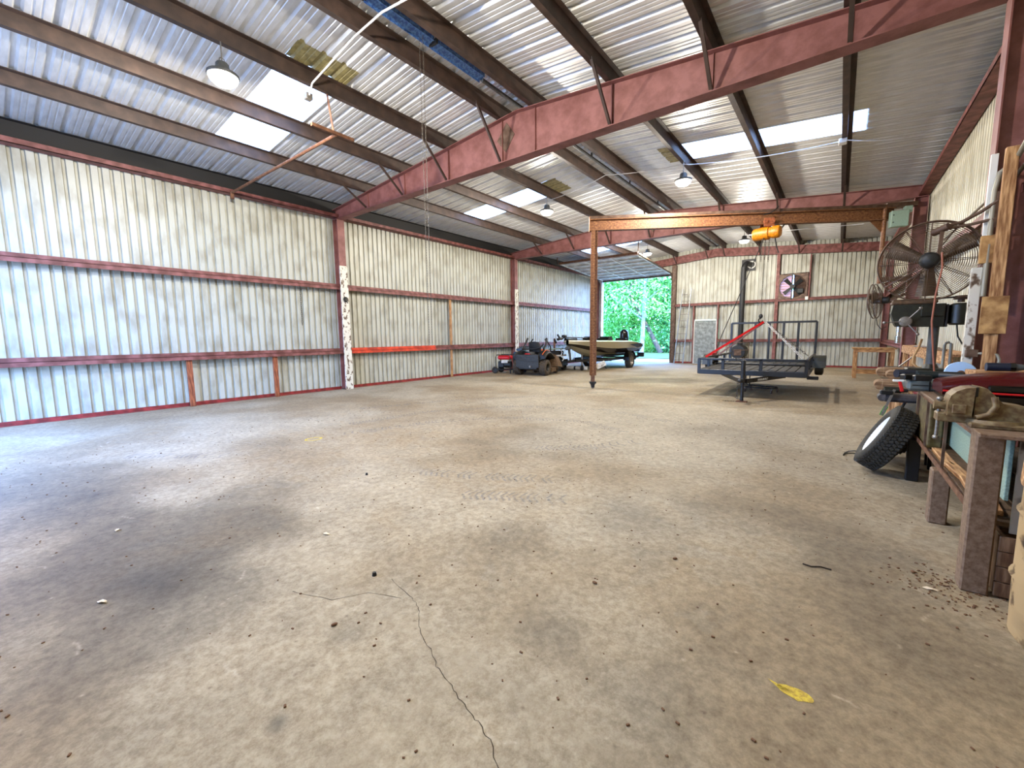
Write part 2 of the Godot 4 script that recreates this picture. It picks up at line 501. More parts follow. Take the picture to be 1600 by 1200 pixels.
func build_floor() -> void:
	var fl := structure("floor", "worn tan concrete floor with stains and cracks")
	var w := 1024
	var h := 2048
	var x0 := XL - 0.05
	var x1 := XR + 0.05
	var z0 := ZF - 0.3
	var z1 := ZN + 0.2
	var imgs := []
	for f in [[0.006, 5, 11], [0.03, 5, 23], [0.0022, 3, 5]]:
		var fn := FastNoiseLite.new()
		fn.noise_type = FastNoiseLite.TYPE_SIMPLEX_SMOOTH
		fn.frequency = f[0]; fn.fractal_octaves = f[1]; fn.seed = f[2]
		var im := fn.get_image(w, h)
		im.convert(Image.FORMAT_L8)
		imgs.append(im.get_data())
	var a: PackedByteArray = imgs[0]
	var b: PackedByteArray = imgs[1]
	var c: PackedByteArray = imgs[2]
	var o := PackedByteArray()
	o.resize(w * h * 3)
	# stains: x, z, radius, strength
	var stains := [[-3.6, -0.95, 0.9, 0.30], [-2.6, -0.6, 0.45, 0.26], [-1.75, -0.95, 0.16, 0.25], [-1.53, -0.556, 0.07, 0.4], [-1.15, -2.9, 0.55, 0.2], [-1.7, -2.2, 0.4, 0.18], [-0.6, -3.4, 0.5, 0.14], [0.2, -3.3, 0.5, 0.22], [-0.5, -1.4, 0.35, 0.2], [-3.0, -4.6, 0.8, 0.12], [-6.0, -2.0, 0.6, 0.1], [-0.9, -6.5, 0.8, 0.1], [-4.5, -12.5, 1.2, 0.2], [-2.5, -15.0, 1.5, 0.16], [-0.2, -1.9, 0.5, 0.1], [-1.0, -1.55, 0.2, 0.16], [-6.2, -0.4, 0.9, 0.2], [-4.9, -0.4, 0.5, 0.22], [0.35, -2.55, 0.4, 0.14]]
	var cx := PackedFloat32Array()
	for s in stains:
		pass
	for j in h:
		var z := lerpf(z0, z1, float(j) / h)
		var near := []
		for s in stains:
			if absf(s[1] - z) < s[2] * 1.6: near.append(s)
		for i in w:
			var k := j * w + i
			var n1 := a[k] / 255.0
			var n2 := b[k] / 255.0
			var n3 := c[k] / 255.0
			# lighter grey farther in, darker brown at the near end, with a ragged border
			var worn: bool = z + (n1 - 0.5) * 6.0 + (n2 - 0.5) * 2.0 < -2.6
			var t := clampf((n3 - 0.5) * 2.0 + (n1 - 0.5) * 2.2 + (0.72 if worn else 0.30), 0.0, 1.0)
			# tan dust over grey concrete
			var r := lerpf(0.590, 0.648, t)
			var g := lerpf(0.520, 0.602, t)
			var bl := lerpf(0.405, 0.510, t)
			var d := 0.96 + 0.13 * (n2 - 0.5) + 0.12 * (n1 - 0.5)
			if near.size() > 0:
				var x := lerpf(x0, x1, float(i) / w)
				for s in near:
					var q: float = Vector2(x - s[0], z - s[1]).length() / s[2]
					if q < 1.6:
						d -= 0.75 * s[3] * (1.0 - smoothstep(0.2, 1.3, q + (n1 - 0.5) * 1.4))
			o[k * 3] = int(clampf(r * d, 0, 1) * 255); o[k * 3 + 1] = int(clampf(g * d, 0, 1) * 255); o[k * 3 + 2] = int(clampf(bl * d, 0, 1) * 255)
	var im := Image.create_from_data(w, h, false, Image.FORMAT_RGB8, o)
	# tyre tracks: rows of lug marks
	var px := func(x: float, z: float) -> Vector2i: return Vector2i(int((x - x0) / (x1 - x0) * w), int((z - z0) / (z1 - z0) * h))
	var rng := RandomNumberGenerator.new()
	rng.seed = 4
	var tracks := [
		[Vector2(-3.35, -2.75), Vector2(-2.75, -3.0), Vector2(-2.1, -3.35)],
		[Vector2(-2.55, -2.55), Vector2(-2.1, -2.8), Vector2(-1.75, -3.0)],
		[Vector2(-6.7, -1.05), Vector2(-6.2, -1.4), Vector2(-5.75, -1.75)],
		[Vector2(-5.6, -3.2), Vector2(-5.2, -4.6), Vector2(-4.4, -5.6), Vector2(-3.2, -6.0), Vector2(-2.3, -5.6)],
		[Vector2(-6.2, -3.6), Vector2(-6.0, -5.2), Vector2(-5.0, -6.6), Vector2(-3.4, -7.2), Vector2(-1.9, -6.7)],
		[Vector2(-7.4, -4.6), Vector2(-6.6, -6.6), Vector2(-5.2, -8.2), Vector2(-4.2, -10.0)],
		[Vector2(-2.9, -4.2), Vector2(-2.4, -4.6), Vector2(-2.0, -5.2)]]
	for tr in tracks:
		for q in tr.size() - 1:
			var p0: Vector2 = tr[q]
			var dir: Vector2 = tr[q + 1] - p0
			var steps := int(dir.length() / 0.055)
			var perp := dir.normalized().orthogonal()
			for s in steps:
				if rng.randf() < 0.18: continue
				var fade := rng.randf_range(0.35, 0.7)
				for e in range(-9, 10):
					var w2: Vector2 = p0 + dir * (float(s) / steps) + perp * 0.10 * e / 9.0 + dir.normalized() * 0.045 * absf(e) / 9.0
					if rng.randf() < 0.15: continue
					var ip: Vector2i = px.call(w2.x, w2.y)
					for u in 2:
						if ip.x > 1 and ip.y > 1 and ip.x < w - 3 and ip.y < h - 3:
							var cc := im.get_pixel(ip.x, ip.y + u)
							im.set_pixel(ip.x, ip.y + u, cc.lerp(Color(0.40, 0.39, 0.39), fade))
	# small pale scuffs and dark specks
	for s in 5200:
		var ip := Vector2i(rng.randi_range(4, w - 8), rng.randi_range(4, h - 8))
		var cc := im.get_pixelv(ip)
		var to := Color(0.83, 0.78, 0.70) if rng.randf() < 0.45 else Color(0.27, 0.20, 0.15)
		im.set_pixelv(ip, cc.lerp(to, rng.randf_range(0.2, 0.55)))
	for s in 200:
		var p := Vector2(rng.randi_range(20, w - 40), rng.randi_range(20, h - 40))
		var ang := rng.randf() * TAU
		var len := rng.randi_range(3, 14)
		for e in len:
			p += Vector2(cos(ang), sin(ang))
			ang += rng.randf_range(-0.2, 0.2)
			var cc := im.get_pixelv(Vector2i(p))
			im.set_pixelv(Vector2i(p), cc.lerp(Color(0.84, 0.80, 0.73), 0.35))
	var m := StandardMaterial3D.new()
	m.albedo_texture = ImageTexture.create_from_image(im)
	m.roughness = 0.75
	m.detail_enabled = true
	m.detail_blend_mode = BaseMaterial3D.BLEND_MODE_MUL
	m.detail_uv_layer = BaseMaterial3D.DETAIL_UV_2
	m.detail_albedo = duo("concrete", Color(0.68, 0.645, 0.60), Color(1, 1, 1), 0.03, 8, 1.3, 1024, FastNoiseLite.TYPE_SIMPLEX_SMOOTH, 0.16, 0.85)
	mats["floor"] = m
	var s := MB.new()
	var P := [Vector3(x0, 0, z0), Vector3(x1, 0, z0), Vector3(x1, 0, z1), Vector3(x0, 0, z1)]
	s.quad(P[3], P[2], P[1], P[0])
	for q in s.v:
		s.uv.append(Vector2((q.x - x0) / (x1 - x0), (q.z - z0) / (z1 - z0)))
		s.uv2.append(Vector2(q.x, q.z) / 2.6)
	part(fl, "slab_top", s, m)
	var bs := MB.new()
	bs.box(Vector3((x0 + x1) / 2, -0.105, (z0 + z1) / 2), Vector3(x1 - x0, 0.2, z1 - z0))
	part(fl, "slab", bs, M("gravel"))
	# hairline cracks
	var cr := [[[-1.959, -1.353], [-1.749, -1.323], [-1.65, -1.29], [-1.583, -1.251], [-1.50, -1.18], [-1.425, -1.146], [-1.34, -1.12], [-1.268, -1.076], [-1.164, -1.051], [-1.077, -1.023], [-0.992, -1.001], [-0.93, -0.99], [-0.87, -0.969], [-0.765, -0.90], [-0.6, -0.8]], [[-2.3, -0.95], [-2.05, -1.05], [-1.95, -1.2], [-1.7, -1.3]]]
	for c0 in cr:
		var k := MB.new()
		rng.seed = 9
		var last := Vector3.ZERO
		var lw := 0.0
		for i in c0.size() - 1:
			for e in 4:
				var t0 := Vector2(c0[i][0], c0[i][1]).lerp(Vector2(c0[i + 1][0], c0[i + 1][1]), e / 4.0)
				var p := Vector3(t0.x + rng.randf_range(-0.006, 0.006), 0.0008, t0.y + rng.randf_range(-0.006, 0.006))
				var wd := rng.randf_range(0.0006, 0.0019)
				if last != Vector3.ZERO:
					var sd := (p - last).cross(Vector3.UP).normalized()
					k.quad(last - sd * lw, last + sd * lw, p + sd * wd, p - sd * wd)
				last = p; lw = wd
		part(fl, "crack", k, M("crack"))
	# worn patch of yellow paint
	var yp := MB.new()
	var yc := Vector3(-0.05, 0.001, -1.825)
	var ring := []
	for i in 18:
		var t := TAU * i / 18
		ring.append(yc + Vector3(cos(t) * (0.062 + rng.randf_range(-0.01, 0.012)), 0, sin(t) * (0.032 + rng.randf_range(-0.006, 0.006))))
	for i in 18: yp.tri(yc, ring[i], ring[(i + 1) % 18])
	yp.tri(yc, ring[8], Vector3(-0.145, 0.001, -1.845))
	part(fl, "paint_patch", yp, M("yellow_paint"))
	var y2 := MB.new()
	var yd := Vector3(-5.677, 0.001, -2.788)
	for i in 12:
		var t0 := TAU * i / 12
		var t1 := TAU * (i + 1) / 12
		y2.quad(yd + Vector3(cos(t0) * 0.1, 0, sin(t0) * 0.12), yd + Vector3(cos(t1) * 0.1, 0, sin(t1) * 0.12), yd + Vector3(cos(t1) * 0.07, 0, sin(t1) * 0.09), yd + Vector3(cos(t0) * 0.07, 0, sin(t0) * 0.09))
	part(fl, "paint_patch", y2, M("yellow_paint"))

# cross-section of ribbed sheet over a width: points (u, depth), depth 0 = inner face, negative = outwards
func rib_profile(width: float, fine: bool) -> Array:
	var pts := []
	var pitch := 0.1524 if fine else 0.3048
	var shape := [[0.0, 0.0], [0.012, 0.0], [0.026, -0.036], [0.058, -0.036], [0.072, 0.0]] if fine else [[0.0, 0.0], [0.018, 0.0], [0.040, -0.038], [0.086, -0.038], [0.108, 0.0], [0.160, 0.0], [0.167, -0.007], [0.181, -0.007], [0.188, 0.0], [0.232, 0.0], [0.239, -0.007], [0.253, -0.007], [0.26, 0.0]]
	var k := maxi(int(round(width / pitch)), 1)
	var pc := width / k
	for i in k:
		for q in shape:
			pts.append(Vector2(i * pc + q[0] * pc / pitch, q[1]))
	pts.append(Vector2(width, 0.0))
	return pts

# a sheet from l0 up to a top that may slope from la to lb; local x across, y along, z inwards
func sheet(width: float, l0: float, la: float, lb := -1e9, fine := true) -> ArrayMesh:
	if lb < -1e8: lb = la
	var b := MB.new()
	var p := rib_profile(width, fine)
	for i in p.size() - 1:
		var a: Vector2 = p[i]
		var c: Vector2 = p[i + 1]
		var ta := lerpf(la, lb, a.x / width)
		var tc := lerpf(la, lb, c.x / width)
		for off in [0.0, -0.003]:
			b.quad(Vector3(a.x, l0, a.y + off), Vector3(c.x, l0, c.y + off), Vector3(c.x, tc, c.y + off), Vector3(a.x, ta, a.y + off))
	return b.mesh()

func build_walls() -> void:
	var wl := structure("wall_left", "long left wall of ribbed off-white metal sheets")
	var wr := structure("wall_right", "right wall of ribbed cream metal sheets")
	var wf := structure("wall_front", "front wall of ribbed metal sheets with an open door")
	var bl := Basis(Vector3(0, 0, -1), Vector3.UP, Vector3(1, 0, 0))
	var br := Basis(Vector3(0, 0, 1), Vector3.UP, Vector3(-1, 0, 0))
	var sm := sheet(PW, 0.0, 4.97)
	for k in 25:
		put(wl, "wall_sheet", sm, M("wall"), Transform3D(bl, Vector3(XL, 0, ZN - PW * k)))
		put(wr, "wall_sheet", sm, M("wall_right"), Transform3D(br, Vector3(XR, 0, ZN - PW * (k + 1))))
	# girts: stepped steel channels between the columns
	var seg := [[ZN, ZA + 0.06], [ZA - 0.06, ZB + 0.06], [ZB - 0.06, ZF]]
	for side in [-1.0, 1.0]:
		var x := XL if side < 0 else XR
		var par := wl if side < 0 else wr
		for g in [0.972, 2.677]:
			for s in seg:
				var mm := M("girt")
				var za: float = s[0]
				var runs := [[s[0], s[1], mm]]
				if side < 0 and g < 2 and s == seg[1]:
					runs = [[ZA - 0.06, -9.5, M("orange_girt")], [-9.5, ZB + 0.06, mm]]
				if side > 0 and g < 2 and s != seg[2]: continue
				for r in runs:
					var b := MB.new()
					var xi: float = x - side * 0.2
					b.span(Vector3(xi, g, r[0]), Vector3(xi + side * 0.008, g + 0.08, r[1]))
					b.span(Vector3(xi, g + 0.072, r[0]), Vector3(xi + side * 0.04, g + 0.08, r[1]))
					b.span(Vector3(xi + side * 0.035, g + 0.08, r[0]), Vector3(xi + side * 0.043, g + 0.15, r[1]))
					b.span(Vector3(xi + side * 0.04, g + 0.142, r[0]), Vector3(x - side * 0.002, g + 0.15, r[1]))
					part(par, "girt", b, r[2])
		# base angle
		var ba := MB.new()
		ba.span(Vector3(x - side * 0.002, 0.0, ZN), Vector3(x - side * 0.06, 0.012, ZF))
		ba.span(Vector3(x - side * 0.004, 0.0, ZN), Vector3(x - side * 0.012, 0.075, ZF))
		part(par, "base_angle", ba, M("base_red"))
	# timber props under the left girts
	for q in [[-2.74, 0.972, 0.1, "wood_red"], [-4.43, 0.972, 0.1, "wood_red"], [-10.25, 2.677, 0.09, "wood"]]:
		var b := MB.new()
		b.box(Vector3(0, q[1] / 2, 0), Vector3(0.05, q[1], q[2]), Basis(), 0.004)
		part(wl, "timber_prop", b, M(q[3]), Transform3D(Basis(), Vector3(XL + 0.13, 0, q[0])))
	# front wall: everything but a wide opening at the left
	var bf := Basis(Vector3(-1, 0, 0), Vector3.UP, Vector3(0, 0, -1))
	for k in 14:
		var xa := XR - PW * k
		if xa < XL + 0.1: break
		var wd: float = minf(PW, xa - XL)
		var xb := xa - wd
		var low := 0.0
		if xa < -5.7 and xb > -10.5: low = 4.25
		put(wf, "wall_sheet", sheet(wd, low, roof_y(xa) + 0.01, roof_y(xb) + 0.01), M("wall"), Transform3D(bf, Vector3(xa, 0, ZN)))

func build_roof() -> void:
	var ce := structure("ceiling", "low pitched roof of bare ribbed metal sheets on brown purlins")
	var run := (XM - XL)
	var slope_len := run * sqrt(1.0 + SL * SL)
	var yl := Vector3(1, SL, 0).normalized()
	var yr := Vector3(-1, SL, 0).normalized()
	var bl := Basis(Vector3(0, 0, -1), yl, Vector3(SL, -1, 0).normalized())
	var br := Basis(Vector3(0, 0, 1), yr, Vector3(-SL, -1, 0).normalized())
	var full := sheet(PW, -0.25, slope_len, -1e9, false)
	var low := sheet(PW, -0.25, 1.32, -1e9, false)
	var high := sheet(PW, 4.62, slope_len, -1e9, false)
	var lit := sheet(PW, 1.30, 4.64, -1e9, false)
	var lap := sheet(PW, 4.30, 4.72, -1e9, false)
	var zs := 1.5
	for k in 26:
		var zl := zs - PW * k
		var zr := zs - PW * (k + 1)
		for side in [-1, 1]:
			var sky: bool = (side < 0 and k in [5, 12, 20]) or (side > 0 and k in [4, 12])
			var xf := Transform3D(bl, Vector3(XL, E0 + 0.2, zl)) if side < 0 else Transform3D(br, Vector3(XR, E0 + 0.2, zr))
			if sky:
				put(ce, "roof_sheet", low, M("roof"), xf)
				put(ce, "roof_sheet", high, M("roof"), xf)
				put(ce, "skylight_sheet", lit, M("skylight"), xf)
				put(ce, "yellowed_lap", lap, M("yellow_lap"), xf.translated_local(Vector3(0, 0.12, 0.006)))
			else:
				put(ce, "roof_sheet", full, M("roof"), xf)
	# ridge cap
	var rc := MB.new()
	var yt := E0 + 0.2 + SL * run
	rc.prism([Vector2(-0.25, -0.25 * SL + 0.04), Vector2(0, 0.04), Vector2(0.25, -0.25 * SL + 0.04), Vector2(0.25, -0.25 * SL + 0.045), Vector2(0, 0.046), Vector2(-0.25, -0.25 * SL + 0.045)], Transform3D(Basis(), Vector3(XM, yt, ZF - 0.1)), ZN - ZF + 0.3)
	part(ce, "ridge_cap", rc, M("roof"))
	# purlins: Z sections
	for k in 4:
		for side in [-1.0, 1.0]:
			var x: float = XM + side * (0.36 + 1.4 * k)
			var y := roof_y(x)
			var b := MB.new()
			b.prism([Vector2(-0.004, -0.195), Vector2(0.004, -0.195), Vector2(0.004, -0.01), Vector2(0.07, -0.01 - side * SL * 0.07), Vector2(0.07, -0.002 - side * SL * 0.07), Vector2(-0.004, -0.002), Vector2(-0.004, -0.187), Vector2(-0.07, -0.187), Vector2(-0.07, -0.165), Vector2(-0.076, -0.165), Vector2(-0.076, -0.195)], Transform3D(Basis(), Vector3(x, y, ZF)), ZN - ZF)
			part(ce, "purlin", b, M("purlin"))
	for side in [-1.0, 1.0]:
		var x := XL if side < 0 else XR
		var b := MB.new()
		var poly := [Vector2(0.01, -0.40), Vector2(0.2, -0.40), Vector2(0.2, -0.335), Vector2(0.192, -0.335), Vector2(0.192, -0.392), Vector2(0.018, -0.392), Vector2(0.018, -0.012), Vector2(0.08, -0.004), Vector2(0.08, 0.003), Vector2(0.01, -0.004)]
		if side > 0:
			var q := []
			for e in poly: q.append(Vector2(-e.x, e.y))
			poly = q
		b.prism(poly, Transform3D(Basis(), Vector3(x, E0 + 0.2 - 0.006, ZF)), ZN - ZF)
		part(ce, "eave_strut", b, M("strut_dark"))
		var fl := MB.new()
		fl.span(Vector3(x - side * 0.015, E0 - 0.217, ZF), Vector3(x - side * 0.205, E0 - 0.206, ZN))
		fl.span(Vector3(x - side * 0.196, E0 - 0.217, ZF), Vector3(x - side * 0.205, E0 - 0.125, ZN))
		part(ce, "eave_lip", fl, M("girt"))
		var cs := MB.new()
		cs.span(Vector3(x + side * 0.05, E0 + 0.1, ZF - 0.1), Vector3(x + side * 0.07, E0 + 0.26, ZN + 0.1))
		part(ce, "added_eave_plate", cs, M("galv"))  # unseen plate added outside to block daylight leaking through the rib gaps

# ---------------------------------------------------------------- steel frames
func ibeam(b: MB, lo: Vector3, hi: Vector3, across: Vector3, depth_dir: Vector3, depth: float, fw: float, t := 0.012) -> void:
	# a straight I section from lo to hi; web in the plane of depth_dir, flanges at +-depth/2
	var c := (lo + hi) * 0.5
	var y := (hi - lo).normalized()
	var bs := Basis(across.normalized(), y, depth_dir.normalized())
	var l := (hi - lo).length()
	b.box(c, Vector3(t * 0.7, l, depth - t), bs)
	b.box(c + bs.z * (depth / 2 - t / 2), Vector3(fw, l, t), bs)
	b.box(c - bs.z * (depth / 2 - t / 2), Vector3(fw, l, t), bs)

func rafter(z: float, label: String, brace: bool) -> void:
	var o := thing("steel_rafter", label, "steel beam", Vector3(0, 0, z), 0.0, "red steel roof beams")
	var bot := 4.5
	var web := MB.new()
	var xa := XL + 0.03
	var xb := XR - 0.03
	var top := E0 + SL * (XM - xa)
	web.prism([Vector2(xa, bot), Vector2(xb, bot), Vector2(xb, E0 - 0.006), Vector2(XM, top), Vector2(xa, E0 - 0.006)], Transform3D(Basis(), Vector3(0, 0, -0.005)), 0.01)
	part(o, "web", web, M("primer"))
	var tf := MB.new()
	tf.bar(Vector3(xa, E0 - 0.008, 0), Vector3(XM, top - 0.008, 0), 0.2, 0.012)
	tf.bar(Vector3(XM, top - 0.008, 0), Vector3(xb, E0 - 0.008, 0), 0.2, 0.012)
	part(o, "top_flange", tf, M("primer"))
	var bf := MB.new()
	bf.bar(Vector3(xa, bot, 0), Vector3(xb, bot, 0), 0.22, 0.014)
	part(o, "bottom_flange", bf, M("primer"))
	for k in 4:
		for s in [-1.0, 1.0]:
			var x: float = XM + s * (0.36 + 1.4 * k)
			var yp := roof_y(x) - 0.19
			if brace and not (s > 0 and k == 0):
				var bb := MB.new()
				bb.bar(Vector3(x, yp + 0.02, 0.72), Vector3(x, bot + 0.02, 0.10), 0.045, 0.006)
				bb.bar(Vector3(x + 0.02, yp + 0.02, 0.72), Vector3(x + 0.02, bot + 0.02, 0.10), 0.006, 0.045)
				part(o, "flange_brace", bb, M("purlin"))
			var st := MB.new()
			st.span(Vector3(x - 0.005, bot + 0.01, 0.006), Vector3(x + 0.005, (E0 + SL * (x - XL if x < XM else XR - x)) - 0.02, 0.035))
			part(o, "stiffener", st, M("primer"))
	if brace:
		var pl := MB.new()
		pl.prism([Vector2(0, -0.24), Vector2(0.2, 0.02), Vector2(0.02, 0.26), Vector2(-0.2, 0.0)], Transform3D(Basis(), Vector3(-4.95, 4.93, 0.005)), 0.008)
		var pp := part(o, "splice_plate", pl, M("brown_steel"))

func column(x_in: float, x_out: float, z: float, h: float, label: String, board: float, fw := 0.2) -> void:
	var o := thing("steel_column", label, "steel column", Vector3((x_in + x_out) / 2, 0, z), 0.0, "red steel columns")
	var d := absf(x_out - x_in)
	var sd := signf(x_in - x_out)
	var b := MB.new()
	b.box(Vector3(0, h / 2, 0), Vector3(d - 0.02, h, 0.008))
	part(o, "web", b, M("primer"))
	for s in [-1.0, 1.0]:
		var f := MB.new()
		f.box(Vector3(s * (d / 2 - 0.006), h / 2, 0), Vector3(0.012, h, fw))
		part(o, "flange", f, M("primer"))
	var bp := MB.new()
	bp.box(Vector3(0, 0.01, 0), Vector3(d + 0.04, 0.02, fw + 0.04))
	part(o, "base_plate", bp, M("brown_steel"))
	if board > 0.0:
		var w := MB.new()
		w.box(Vector3(sd * (d / 2 + 0.014), board / 2, 0), Vector3(0.026, board, fw + 0.02), Basis(), 0.003)
		part(o, "guard_board", w, M("chipped"))
		if z == ZA:
			var kn := MB.new()
			kn.cyl(Vector3(d / 2 + 0.026, 2.42, 0), Vector3(d / 2 + 0.06, 2.42, 0), 0.05, 0.035, 14)
			kn.ring(Vector3(d / 2 + 0.05, 2.42, 0), Vector3(1, 0, 0), 0.06, 0.012, 18)
			kn.tube([Vector3(d / 2 + 0.03, 2.36, -0.04), Vector3(d / 2 + 0.035, 2.33, -0.07)], 0.012, 6)
			part(o, "black_knob", kn, M("black"))

func build_frames() -> void:
	rafter(ZA, "nearest deep red steel roof beam with diamond splice plate", true)
	rafter(ZB, "second red steel roof beam beyond the jib crane beam", true)
	column(XL + 0.25, XL + 0.03, ZA, 4.5, "left wall steel column nearest the camera, white chipped board on face", 3.3)
	column(XL + 0.25, XL + 0.03, ZB, 4.5, "left wall steel column behind the mower and red generator", 3.3)
	column(XL + 0.25, XL + 0.03, ZF + 0.13, 4.6, "far left corner steel column beside the open overhead door", 0.0)
	column(1.07, XR - 0.03, ZA, 4.5, "right foreground red steel column behind the timber posts", 0.0)
	column(1.20, XR - 0.03, ZB, 4.5, "right wall red steel column holding the jib crane", 0.0)
	column(1.25, XR - 0.03, ZF + 0.13, 4.6, "far right corner steel column", 0.0)

func build_far_wall() -> void:
	var w := structure("wall_back", "far end wall of ribbed cream metal sheets")
	var strips := [[XL, -10.33, 0.0, -1.0], [-10.33, -9.39, 4.3, -1.0], [-9.39, -8.45, 4.3, -1.0], [-8.45, -7.51, 4.3, -1.0], [-7.51, -6.55, 4.3, -1.0], [-6.55, -5.6, 0.0, -1.0], [-5.6, -4.46, 2.1, -1.0], [-4.46, -3.56, 0.0, -1.0], [-3.56, -2.66, 0.0, -1.0], [-2.66, -2.2, 0.0, -1.0], [-2.2, -1.12, 0.0, 2.81], [-2.2, -1.12, 3.88, -1.0], [-1.12, -0.25, 0.0, -1.0], [-0.25, 0.61, 0.0, -1.0], [0.61, XR, 0.0, -1.0]]
	for s in strips:
		var ta: float = s[3] if s[3] > 0 else roof_y(s[0]) + 0.02
		var tb: float = s[3] if s[3] > 0 else roof_y(s[1]) + 0.02
		if s[0] < XM and s[1] > XM: pass
		put(w, "wall_sheet", sheet(s[1] - s[0], s[2], ta, tb), M("wall"), Transform3D(Basis(), Vector3(s[0], 0, ZF)))
	for g in [[1.04, -6.45, -5.6], [1.04, -4.45, -2.27], [1.04, -2.15, 1.25], [2.75, -6.45, -2.27], [2.75, -2.15, 1.25]]:
		var b := MB.new()
		b.span(Vector3(g[1], g[0], ZF + 0.2), Vector3(g[2], g[0] + 0.075, ZF + 0.192))
		b.span(Vector3(g[1], g[0] + 0.068, ZF + 0.2), Vector3(g[2], g[0] + 0.075, ZF + 0.005))
		b.span(Vector3(g[1], g[0] + 0.075, ZF + 0.165), Vector3(g[2], g[0] + 0.12, ZF + 0.158))
		part(w, "girt", b, M("girt"))
	for p in [[-2.21, 4.75, 0.12], [-1.09, 4.6, 0.05], [-5.56, 2.78, 0.05], [-4.49, 2.78, 0.05]]:
		var b := MB.new()
		var y0 := 2.75 if p[0] == -1.09 else 0.0
		b.span(Vector3(p[0] - p[2] / 2, y0, ZF + 0.01), Vector3(p[0] + p[2] / 2, p[1], ZF + 0.19))
		part(w, "post", b, M("girt"))
	var ba := MB.new()
	ba.span(Vector3(-6.5, 0, ZF + 0.003), Vector3(-5.6, 0.07, ZF + 0.015))
	ba.span(Vector3(-4.46, 0, ZF + 0.003), Vector3(XR, 0.07, ZF + 0.015))
	part(w, "base_angle", ba, M("base_red"))
	# end rafter following the roof
	var r := MB.new()
	var yr := roof_y(XM) - 0.2
	for s in [-1.0, 1.0]:
		var xe := XL if s < 0 else XR
		r.prism([Vector2(XM, yr), Vector2(xe, E0 - 0.0), Vector2(xe, E0 - 0.33), Vector2(XM, yr - 0.36)], Transform3D(Basis(), Vector3(0, 0, ZF + 0.16)), 0.012)
		r.bar(Vector3(XM, yr - 0.36, ZF + 0.19), Vector3(xe, E0 - 0.33, ZF + 0.19), 0.12, 0.012)
	part(w, "end_rafter", r, M("girt"))
	for s in [[-5.02, 1], [-4.30, 1], [-2.90, 1], [-1.50, 1], [-6.42, 1], [-0.10, 1]]:
		var bb := MB.new()
		bb.bar(Vector3(s[0], roof_y(s[0]) - 0.17, ZF + 0.85), Vector3(s[0], roof_y(s[0]) - 0.55, ZF + 0.2), 0.05, 0.006)
		part(w, "flange_brace", bb, M("purlin"))
	# opening frame
	var j := MB.new()
	j.span(Vector3(-6.62, 0, ZF - 0.05), Vector3(-6.42, 4.75, ZF + 0.2), 0.004)
	part(w, "door_jamb", j, M("brown_steel"))
	var j2 := MB.new()
	j2.span(Vector3(-10.48, 0, ZF - 0.05), Vector3(-10.33, 4.75, ZF + 0.2), 0.004)
	part(w, "door_jamb", j2, M("sheet_white"))
	var hd := MB.new()
	hd.span(Vector3(-10.33, 4.27, ZF - 0.05), Vector3(-6.6, 4.42, ZF + 0.1), 0.004)
	part(w, "door_header", hd, M("brown_steel"))
	# walk-in door
	var d := structure("door_1", "grey steel walk-in door with pale frame")
	d.position = Vector3(-5.03, 0, ZF + 0.06)
	var leaf := MB.new()
	leaf.box(Vector3(0, 1.015, 0), Vector3(0.93, 2.02, 0.045), Basis(), 0.004)
	part(d, "door_leaf", leaf, M("door_gray"))
	var fr := MB.new()
	fr.span(Vector3(-0.53, 0, -0.05), Vector3(-0.47, 2.09, 0.07), 0.004)
	fr.span(Vector3(0.47, 0, -0.05), Vector3(0.53, 2.09, 0.07), 0.004)
	fr.span(Vector3(-0.53, 2.03, -0.05), Vector3(0.53, 2.09, 0.07), 0.004)
	part(d, "door_frame", fr, M("white"))
	var kn := MB.new()
	kn.cyl(Vector3(0.39, 0.98, 0.02), Vector3(0.39, 0.98, 0.06), 0.014)
	kn.ball(Vector3(0.39, 0.98, 0.085), Vector3(0.033, 0.033, 0.028))
	part(d, "door_knob", kn, M("chrome"))

